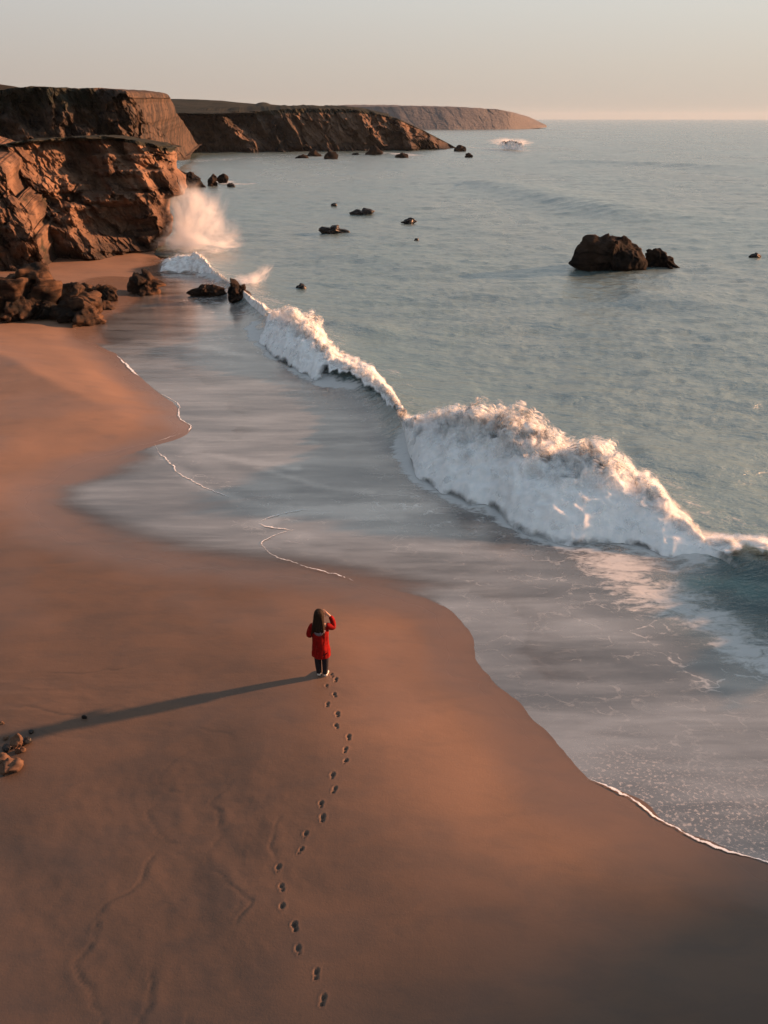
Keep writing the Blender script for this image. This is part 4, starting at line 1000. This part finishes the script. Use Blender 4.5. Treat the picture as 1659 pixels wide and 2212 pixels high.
# stones on the sand at the left edge
GT = 'stones on the sand at the left edge'
st_ = [([(150,930),(170,830),(220,790),(270,820),(270,900),(230,960),(180,970)], 1625, 'tallest tan stone of the cluster on the sand', 'stone'), ([(270,920),(290,880),(330,890),(320,930)], 1611, 'small dark stone tucked against the tallest tan stone', 'wetrock'),
       ([(310,860),(340,830),(380,840),(410,880),(370,895)], 1606, 'dark stone right of the tallest tan stone', 'wetrock'), ([(190,1010),(230,975),(270,1000),(260,1030),(215,1045)], 1626, 'small brown stone below the tallest tan stone', 'stone'), ([(260,1000),(290,970),(330,985),(310,1020)], 1624, 'little reddish stone right of the small brown stone', 'stone'),
       ([(-90,1140),(-40,1080),(60,1075),(110,1120),(90,1180),(0,1190)], 1650, 'long rounded stone cut by the left picture edge, upper of the two', 'stone'), ([(-60,1270),(0,1215),(150,1190),(230,1170),(285,1220),(240,1280),(150,1290)], 1667, 'long rounded tan stone, lower of the two at the left picture edge', 'stone'),
       ([(20,970),(60,940),(140,950),(180,975),(100,995)], 1619, 'flat black stone left of the tallest tan stone', 'wetrock'), ([(380,760),(400,735),(430,740),(435,770)], 1583, 'tiny dark stone behind the stone cluster', 'wetrock'),
       ([(-20,660),(5,630),(50,640),(60,665)], 1565, 'small pale pink stone up by the shadowed sand', 'stone'), ([(30,850),(60,825),(100,840),(90,860)], 1598, 'small pale flat stone left of the cluster', 'stone'),
       ([(1095,590),(1105,535),(1135,540),(1135,590)], 1554, 'small upright dark pebble standing in the line of the shadow', 'wetrock')]
for k, (pts, by__, lb, mm) in enumerate(st_):
    px_ = cg(pts); cxx = sum(p[0] for p in px_) / len(px_)
    zz = .5
    for _ in range(3):
        w = at_z(cxx, by__, zz); zz = ground(w[0], w[1])
    make_rock('stone', px_, by__, lb, M[mm], 1.0, GT, 70 + k, zz, sub=4, planes=12, rough=.18, cat='stone', sink=.3, Yc=float(w[1]))
# rock added out of view, shaped so its shadow falls on the lower right corner
def free_rock(name, loc, size, seed, label, mat):
    r = np.random.default_rng(seed)
    bm = bmesh.new(); bmesh.ops.create_icosphere(bm, subdivisions=5, radius=1)
    D = np.array([v.co[:] for v in bm.verts]); Fs = np.array([[v.index for v in f.verts] for f in bm.faces]); bm.free()
    N = r.normal(size=(24, 3)); N /= np.linalg.norm(N, axis=1)[:, None]
    Q = D.copy()
    for n_, h_ in zip(N, r.uniform(.7, .95, 24)):
        k = np.maximum(Q @ n_ - h_, 0); Q -= .9 * k[:, None] * n_
    Q *= (1 + .12 * fbm(D[:, 0] * 2, D[:, 1] * 2, D[:, 2] * 2 + seed, 4))[:, None]
    ob = mesh_obj(name, Q * np.array(size), Fs, mat); ob.location = loc
    return tag(ob, label, 'rock', 'unseen shadow casters')
_tip = 78.2 * math.tan(R(SUN_EL))
stack = free_rock('shadow_stack', (78, 19.8, 0), (9, 9.5, 1.6 * _tip), 5, 'unseen flat topped brown rock added to shadow the lower right sand', M['boulder'])
for v_ in stack.data.vertices:
    v_.co.z = min(v_.co.z, _tip + .25 * math.sin(v_.co.y * 1.3))

# ------------------------------------------------------------------ spray
def spray(name, px, py, Y, size, dens, label, parent=None, tilt=0, scale=1.0):
    c = at_y(px, py, Y)
    bm = bmesh.new(); bmesh.ops.create_icosphere(bm, subdivisions=3, radius=1)
    me = bpy.data.meshes.new(name); bm.to_mesh(me); bm.free()
    o = bpy.data.objects.new(name, me); col.objects.link(o)
    me.materials.append(mat_spray(name + '_vapour', dens)); o.location = c; o.scale = size; o.rotation_euler = (0, tilt, 0)
    tag(o, label, 'spray', 'clouds of spray'); return o
def spray_cloud(label, puffs):
    root = bpy.data.objects.new('sea_spray', None); col.objects.link(root)
    root.location = at_y(*puffs[0][:3]); tag(root, label, 'spray', 'clouds of spray')
    for px, py, Y, size, dens, tilt in puffs:
        o = spray('spray_puff', px, py, Y, size, dens, None, tilt=tilt)
        for k_ in ('label', 'category', 'group'):
            if k_ in o: del o[k_]
        o.location = Vector(o.location) - root.location; o.parent = root
spray_cloud('tall cloud of pale spray thrown up where a wave hits the cliff', [(398, 512, 74, (2.6, 2.2, 1.9), 1.6, .2), (392, 474, 75, (1.7, 1.6, 3.4), 1.0, -.12), (418, 474, 74.5, (1.9, 1.6, 3.9), .9, .28), (445, 486, 74, (1.8, 1.6, 4.2), .55, .62), (430, 446, 75, (2.6, 1.8, 2.2), .6, .3),
    (470, 500, 74, (3.4, 1.8, 2.4), .45, .5), (385, 530, 73, (3.0, 2.0, 1.2), 2.0, 0), (440, 526, 73, (4.2, 2.2, 1.2), 1.3, .1), (400, 420, 76, (2.6, 1.6, 1.8), .35, .2)])
spray_cloud('small puff of spray behind the upright dark rock', [(532, 612, 57, (1.6, 1.3, .9), 2.0, -.2), (556, 600, 57.5, (1.9, 1.2, .8), 1.0, -.6)])
for wv_, puffs in ((waves[2], [(935, 925, 25.6, (1.2, .9, .55), 1.6, 0), (1075, 940, 24.6, (1.6, 1.0, .7), 1.8, .1), (1180, 975, 23.2, (1.5, 1.0, .75), 1.6, .2), (1260, 1000, 22.6, (1.3, .9, .6), 2.0, .3), (1370, 1070, 21.0, (1.5, .8, .55), 1.6, .4), (1450, 1110, 20.2, (1.1, .7, .45), 1.8, .5), (1545, 1165, 19.2, (1.4, .6, .25), 1.2, .3)]),
                   (waves[1], [(625, 700, 41, (1.8, 1.2, .8), 1.6, .3), (690, 752, 39, (1.6, 1.0, .7), 1.4, .5), (790, 815, 35.5, (1.8, 1.0, .6), 1.2, .5)]),
                   (waves[3], [(1100, 309, 345, (13, 9, 2.6), .16, 0)])):
    for px, py, Y, size, dens, tilt in puffs:
        o = spray('spray', px, py, Y, size, dens, None, tilt=tilt)
        for k_ in ('label', 'category', 'group'):
            if k_ in o: del o[k_]
        o.parent = wv_

# ------------------------------------------------------------------ person
def skin_mesh(name, verts, edges, mat, parent=None, sub=2):
    me = bpy.data.meshes.new(name)
    me.from_pydata([v[:3] for v in verts], edges, [])
    o = bpy.data.objects.new(name, me); col.objects.link(o)
    sk = o.modifiers.new('Skin', 'SKIN'); sk.use_smooth_shade = True
    for i, v in enumerate(verts):
        d = me.skin_vertices[0].data[i]; d.radius = v[3] if len(v) > 4 and isinstance(v[3], tuple) else (v[3], v[4] if len(v) > 4 else v[3])
        d.use_root = (i == 0)
    ss = o.modifiers.new('Sub', 'SUBSURF'); ss.levels = sub; ss.render_levels = sub
    dg = bpy.context.evaluated_depsgraph_get()
    ev = o.evaluated_get(dg); nm_ = bpy.data.meshes.new_from_object(ev)
    o.modifiers.clear(); old = o.data; o.data = nm_; nm_.name = name; bpy.data.meshes.remove(old)
    for p in nm_.polygons: p.use_smooth = True
    nm_.materials.clear(); nm_.materials.append(mat)
    if parent: o.parent = parent
    return o

def loft(name, rings, mat, parent, n=40, seed=0, fold=0.0, close=True):
    """rings: (cx, cy, z, rx, ry)"""
    rings = np.array(rings, float)
    rr_ = catmull(rings, 8)
    th = np.linspace(0, 2*np.pi, n, endpoint=False)
    V_ = []
    for r in rr_:
        w = 1 + fold * fbm(np.cos(th) * 2.2 + seed, np.sin(th) * 2.2, r[2] * 3.0, 3)
        V_.append(np.stack([r[0] + np.cos(th) * r[3] * w, r[1] + np.sin(th) * r[4] * w, np.full(n, r[2])], 1))
    V_ = np.array(V_); m = len(V_); V_ = V_.reshape(-1, 3)
    i = np.arange(m * n).reshape(m, n); j = np.roll(i, -1, 1)
    f_ = np.stack([i[:-1], j[:-1], j[1:], i[1:]], -1).reshape(-1, 4)
    V_ = np.vstack([V_, rr_[0][:3], rr_[-1][:3]]); a, b = m * n, m * n + 1
    cap = np.concatenate([np.stack([j[0], i[0], np.full(n, a), np.full(n, a)], -1), np.stack([i[-1], j[-1], np.full(n, b), np.full(n, b)], -1)])
    faces = [tuple(x) for x in f_.tolist()] + [tuple(x[:3]) for x in cap.tolist()]
    me = bpy.data.meshes.new(name); me.from_pydata(V_.tolist(), [], faces); me.materials.append(mat)
    for p in me.polygons: p.use_smooth = True
    o = bpy.data.objects.new(name, me); col.objects.link(o); o.parent = parent
    return o

pf = at_z(696, 1460, .42)
for _ in range(4):
    zf = ground(pf[0], pf[1]); pf = at_z(696, 1460, zf)
mskin = mat_plain('skin', (.50, .29, .20), .55, .1, 60, .35, .1)
mcoat = mat_plain('red_coat', (.25, .008, .007), .85, .35, 14, .1, .8)
mhair = mat_plain('brown_hair', (.026, .015, .009), .65, .5, 70, .12, .8)
mleg = mat_plain('dark_trousers', (.016, .016, .022), .8, .3, 40, .2, .3)
mshoe = mat_plain('white_shoe', (.62, .60, .57), .5, .1, 30, .3, .2)
mhood = mat_plain('grey_hood', (.16, .13, .15), .85, .3, 30, .2, .5)
# body: root at the pelvis; x to the right, y away from us
BV = [(0, 0, .86, .135, .10), (0, .0, 1.02, .105, .085), (0, -.01, 1.20, .125, .09), (-.005, -.015, 1.31, .10, .075), (-.01, 0, 1.39, .048, .048), (-.012, .02, 1.465, .062, .068), (-.015, .028, 1.55, .082, .096), (-.015, .02, 1.63, .055, .062),
      (.085, 0, .80, .085), (.075, .0, .48, .056), (.078, -.02, .30, .052), (.07, -.015, .08, .036), (.085, .10, .03, .036, .026), (.09, .15, .025, .026, .018),
      (-.085, 0, .80, .085), (-.075, .01, .48, .056), (-.07, -.01, .30, .052), (-.06, -.005, .08, .036), (-.075, .11, .03, .036, .026), (-.08, .16, .025, .026, .018)]
BE = [(0,1),(1,2),(2,3),(3,4),(4,5),(5,6),(6,7),(0,8),(8,9),(9,10),(10,11),(11,12),(12,13),(0,14),(14,15),(15,16),(16,17),(17,18),(18,19)]
def chain(start, pts):
    k = len(BV)
    for q in pts: BV.append(q)
    BE.append((start, k))
    for i in range(len(pts) - 1): BE.append((k + i, k + i + 1))
    return k + len(pts) - 1
sR = chain(3, [(.15, -.015, 1.31, .056), (.275, .03, 1.235, .044), (.235, .10, 1.40, .036), (.165, .125, 1.475, .026), (.13, .135, 1.505, .034, .018)])
# right hand: shading the eyes, fingers over the brow
hx = np.array([.13, .135, 1.505])
for k, (dx, dy, dz, ln) in enumerate([(-.85, .30, .42, .072), (-.93, .28, .22, .080), (-.97, .25, .04, .075), (-.95, .22, -.16, .060)]):
    d = np.array([dx, dy, dz]); d /= np.linalg.norm(d); b0 = hx + d * .038 + np.array([0, .012 * (1.5 - k) * .3, .016 * (1.5 - k)])
    chain(sR, [(*(b0), .0095), (*(b0 + d * ln * .5 + np.array([0, .006, 0])), .0085), (*(b0 + d * ln + np.array([0, -.004, 0])), .007)])
d = np.array([-.35, -.55, -.6]); d /= np.linalg.norm(d)
chain(sR, [(*(hx + d * .03), .011), (*(hx + d * .055), .0095), (*(hx + d * .078 + np.array([-.012, 0, 0])), .0075)])
sL = chain(3, [(-.16, -.015, 1.30, .056), (-.235, -.03, 1.06, .044), (-.19, .13, .98, .036), (-.12, .215, 1.00, .026), (-.085, .245, 1.01, .032, .018)])
hx = np.array([-.085, .245, 1.01])
for k, (dx, dy, dz, ln) in enumerate([(.75, .5, .30, .07), (.8, .5, .1, .078), (.82, .5, -.08, .073), (.8, .45, -.28, .058)]):
    d = np.array([dx, dy, dz]); d /= np.linalg.norm(d); b0 = hx + d * .036 + np.array([0, 0, .016 * (1.5 - k)])
    chain(sL, [(*b0, .0095), (*(b0 + d * ln * .5 + np.array([0, -.008, 0])), .0085), (*(b0 + d * ln + np.array([0, -.026, 0])), .007)])
d = np.array([.3, -.3, .85]); d /= np.linalg.norm(d)
chain(sL, [(*(hx + d * .03), .011), (*(hx + d * .055), .0095), (*(hx + d * .076), .0075)])
# nose, chin and ears on the far side of the head
chain(6, [(-.015, .125, 1.535, .014), (-.015, .145, 1.525, .010)])
chain(5, [(-.014, .085, 1.455, .03)])
chain(6, [(.075, .02, 1.54, .016, .022), (.092, .012, 1.54, .01, .02)]); chain(6, [(-.105, .02, 1.54, .016, .022), (-.122, .012, 1.54, .01, .02)])
person = skin_mesh('person', BV, BE, mskin)
person.location = (pf[0], pf[1], zf - .012); person.rotation_euler = (0, 0, -.10)
tag(person, 'person in a red coat seen from behind, standing where the footprints end', 'person')
# coat
loft('coat', [(0, -.005, .545, .185, .135), (0, -.005, .56, .19, .14), (0, -.004, .70, .182, .14), (0, -.004, .90, .172, .135), (0, -.006, 1.05, .165, .125), (-.002, -.012, 1.2, .175, .125), (-.004, -.016, 1.30, .165, .11), (-.006, -.014, 1.355, .11, .085), (-.008, -.006, 1.40, .065, .065), (-.008, 0, 1.42, .058, .06)], mcoat, person, 64, 3, .11)
sl = [(.12, -.015, 1.30, .07), (.16, -.015, 1.305, .078), (.22, .005, 1.27, .075), (.282, .032, 1.232, .068), (.262, .07, 1.32, .064), (.236, .10, 1.40, .058), (.185, .118, 1.462, .050)]
skin_mesh('sleeve', sl, [(i, i + 1) for i in range(len(sl) - 1)], mcoat, person)
sl = [(-.12, -.015, 1.29, .07), (-.165, -.015, 1.29, .078), (-.205, -.025, 1.17, .074), (-.242, -.03, 1.05, .068), (-.215, .06, 1.0, .062), (-.185, .14, .985, .056), (-.14, .20, .995, .050)]
skin_mesh('sleeve', sl, [(i, i + 1) for i in range(len(sl) - 1)], mcoat, person)
hd = [(-.11, -.10, 1.25, .04), (-.06, -.135, 1.20, .05), (0, -.145, 1.17, .055), (.06, -.135, 1.21, .05), (.11, -.09, 1.27, .04)]
skin_mesh('hood', hd, [(i, i + 1) for i in range(4)], mhood, person)
# trousers: each leg flares from the hem of the coat to the ankle
tr_ = [(0, 0, .72, .13, .10), (.082, 0, .62, .088), (.080, -.002, .46, .080), (.078, -.012, .28, .070), (.072, -.012, .12, .058), (.072, -.012, .085, .056), (-.082, 0, .62, .088), (-.076, .004, .46, .080), (-.071, -.006, .28, .070), (-.062, -.004, .12, .058), (-.062, -.004, .085, .056)]
skin_mesh('trousers', tr_, [(0,1),(1,2),(2,3),(3,4),(4,5),(0,6),(6,7),(7,8),(8,9),(9,10)], mleg, person)
for s_, ox, oy in ((1, .074, 0), (-1, -.064, .008)):
    sh = [(ox, -.045 + oy, .048, .042, .040), (ox, -.01 + oy, .062, .044, .05), (ox + .006 * s_, .06 + oy, .045, .046, .036), (ox + .014 * s_, .13 + oy, .035, .046, .028), (ox + .018 * s_, .175 + oy, .03, .034, .022)]
    skin_mesh('shoe', sh, [(i, i + 1) for i in range(4)], mshoe, person)
# hair: a cap that falls down the back in strands
loft('hair', [(-.012, -.05, 1.18, .05, .02), (-.01, -.115, 1.195, .09, .04), (-.012, -.12, 1.235, .12, .05), (-.012, -.105, 1.30, .135, .065), (-.014, -.065, 1.40, .115, .075), (-.015, -.03, 1.48, .108, .095), (-.016, -.002, 1.56, .106, .112), (-.016, .006, 1.62, .088, .098), (-.016, .006, 1.662, .05, .058), (-.016, .006, 1.674, .012, .014)], mhair, person, 56, 11, .10)
for k in range(26):
    a = random.uniform(-1, 1); x0_ = -.015 + .10 * a
    pts = [(x0_ * .7, -.07 - .02 * random.random(), 1.56, .012), (x0_ + .01 * a, -.11 - .02 * random.random(), 1.42, .013), (x0_ * 1.25 + random.uniform(-.02, .02), -.15 - .02 * random.random(), 1.27, .012), (x0_ * 1.3 + random.uniform(-.03, .03), -.15, 1.19 + random.uniform(-.05, .06), .005)]
    if k == 0: SV, SE = [], []
    b = len(SV); SV += pts; SE += [(b, b+1), (b+1, b+2), (b+2, b+3)]
def tubes(name, V_, E_, mat, parent):
    cu = bpy.data.curves.new(name, 'CURVE'); cu.dimensions = '3D'; cu.bevel_depth = 1.0; cu.bevel_resolution = 2
    for i in range(0, len(V_), 4):
        sp_ = cu.splines.new('POLY'); q = catmull(np.array(V_[i:i+4]), 5); sp_.points.add(len(q) - 1)
        for p_, c_ in zip(sp_.points, q): p_.co = (*c_[:3], 1); p_.radius = max(.002, c_[3])
    o = bpy.data.objects.new(name, cu); col.objects.link(o)
    dg = bpy.context.evaluated_depsgraph_get(); me = bpy.data.meshes.new_from_object(o.evaluated_get(dg))
    bpy.data.objects.remove(o); bpy.data.curves.remove(cu)
    me.materials.clear(); me.materials.append(mat)
    o = bpy.data.objects.new(name, me); col.objects.link(o); o.parent = parent
    return o
tubes('hair_strands', SV, SE, mhair, person)

# ------------------------------------------------------------------ air
if HAZE > 0:
    bm = bmesh.new(); bmesh.ops.create_cube(bm, size=1.0)
    me = bpy.data.meshes.new('haze'); bm.to_mesh(me); bm.free()
    hz_ = bpy.data.objects.new('haze', me); col.objects.link(hz_)
    hz_.scale = (18400, 8700, 62); hz_.location = (0, 3800, 21)
    s = NT('haze_air')
    v = s.n('VolumePrincipled'); s.put(v, 'Color', (.80, .90, 1.0, 1)); s.put(v, 'Density', HAZE); s.put(v, 'Anisotropy', .1)
    s.t.links.new(v.outputs[0], s.out.inputs['Volume']); me.materials.append(s.m)
    tag(hz_, 'pale warm haze over the sea', 'haze', kind='stuff')

# ------------------------------------------------------------------ light and sky
sx, sy = .967, .256
sun_dir = Vector((sx * math.cos(R(SUN_EL)), sy * math.cos(R(SUN_EL)), math.sin(R(SUN_EL)))).normalized()
sl_ = bpy.data.lights.new('sun', 'SUN'); sl_.energy = SUN_S; sl_.angle = R(SUN_ANG); sl_.color = SUN_COL
so = bpy.data.objects.new('sun', sl_); col.objects.link(so); so.rotation_euler = (-sun_dir).to_track_quat('-Z', 'Y').to_euler()

w = bpy.data.worlds.new('World'); sc.world = w; w.use_nodes = True
t = w.node_tree; t.nodes.clear()
out = t.nodes.new('ShaderNodeOutputWorld'); bg = t.nodes.new('ShaderNodeBackground'); bg.inputs['Strength'].default_value = SKY_S
sky = t.nodes.new('ShaderNodeTexSky'); sky.sky_type = 'NISHITA'; sky.sun_disc = False; sky.sun_elevation = R(SUN_EL)
sky.sun_rotation = math.atan2(sx, sy); sky.dust_density = 4.0; sky.air_density = 1.0; sky.altitude = 0
# thin high cloud evens the colour out: pale grey above, warm near the horizon and toward the sun
tc = t.nodes.new('ShaderNodeTexCoord'); sep = t.nodes.new('ShaderNodeSeparateXYZ'); t.links.new(tc.outputs['Generated'], sep.inputs[0])
rp = t.nodes.new('ShaderNodeValToRGB'); t.links.new(sep.outputs[2], rp.inputs[0])
K = 1.0
els = rp.color_ramp.elements
VEIL = [(0.0, (.475, .405, .355)), (.05, (.51, .46, .415)), (.115, (.54, .53, .51)), (.35, (.41, .43, .46)), (1.0, (.28, .34, .42))]
els[0].position = 0; els[0].color = (*VEIL[0][1], 1); els[1].position = 1; els[1].color = (*VEIL[-1][1], 1)
for p_, c_ in VEIL[1:-1]:
    e = els.new(p_); e.color = (*c_, 1)
dt = t.nodes.new('ShaderNodeVectorMath'); dt.operation = 'DOT_PRODUCT'; t.links.new(tc.outputs['Generated'], dt.inputs[0]); dt.inputs[1].default_value = (sun_dir.x, sun_dir.y, 0)
def mrange(a, b, c, d):
    n_ = t.nodes.new('ShaderNodeMapRange'); t.links.new(dt.outputs['Value'], n_.inputs[0])
    for q_, v_ in zip((1, 2, 3, 4), (a, b, c, d)): n_.inputs[q_].default_value = v_
    return n_
mr = mrange(-.3, 1.0, 0, 1)
gl = t.nodes.new('ShaderNodeMix'); gl.data_type = 'RGBA'; t.links.new(mr.outputs[0], gl.inputs[0]); gl.inputs[6].default_value = (1, 1, 1, 1); gl.inputs[7].default_value = (1.36, 1.37, 1.30, 1)
bk = mrange(-1.0, -.3, .70, 1.0)
mu = t.nodes.new('ShaderNodeMix'); mu.data_type = 'RGBA'; mu.blend_type = 'MULTIPLY'; mu.inputs[0].default_value = 1; t.links.new(rp.outputs[0], mu.inputs[6]); t.links.new(gl.outputs[2], mu.inputs[7])
sca = t.nodes.new('ShaderNodeMix'); sca.data_type = 'RGBA'; sca.blend_type = 'MULTIPLY'; sca.clamp_result = False; sca.inputs[0].default_value = 1; t.links.new(mu.outputs[2], sca.inputs[6]); kk = 1.0 / SKY_S / 2 ** EXPO; sca.inputs[7].default_value = (kk, kk, kk, 1)
mx = t.nodes.new('ShaderNodeMix'); mx.data_type = 'RGBA'; mx.inputs[0].default_value = .975; t.links.new(sky.outputs[0], mx.inputs[6]); bm_ = t.nodes.new('ShaderNodeVectorMath'); bm_.operation = 'SCALE'; t.links.new(sca.outputs[2], bm_.inputs[0]); t.links.new(bk.outputs[0], bm_.inputs['Scale'])
t.links.new(bm_.outputs[0], mx.inputs[7])
t.links.new(mx.outputs[2], bg.inputs['Color']); t.links.new(bg.outputs[0], out.inputs['Surface'])

# ------------------------------------------------------------------ camera and output
cam = bpy.data.cameras.new('camera'); cam.sensor_fit = 'HORIZONTAL'; cam.sensor_width = 36; cam.lens = 36 * F / 1659; cam.clip_start = .1; cam.clip_end = 30000
co = bpy.data.objects.new('camera', cam); col.objects.link(co); co.location = (0, 0, HC); co.rotation_euler = (math.pi / 2 - PITCH, 0, 0)
sc.camera = co
sc.view_settings.view_transform = 'Standard'; sc.view_settings.look = 'None'; sc.view_settings.gamma = 1; sc.view_settings.exposure = EXPO
sc.render.engine = 'CYCLES'
cy = sc.cycles
cy.use_denoising = True; cy.max_bounces = 8; cy.diffuse_bounces = 3; cy.glossy_bounces = 3; cy.transparent_max_bounces = 64; cy.volume_bounces = 4; cy.caustics_reflective = False; cy.caustics_refractive = False
cy.volume_step_rate = 1.0; cy.volume_max_steps = 128
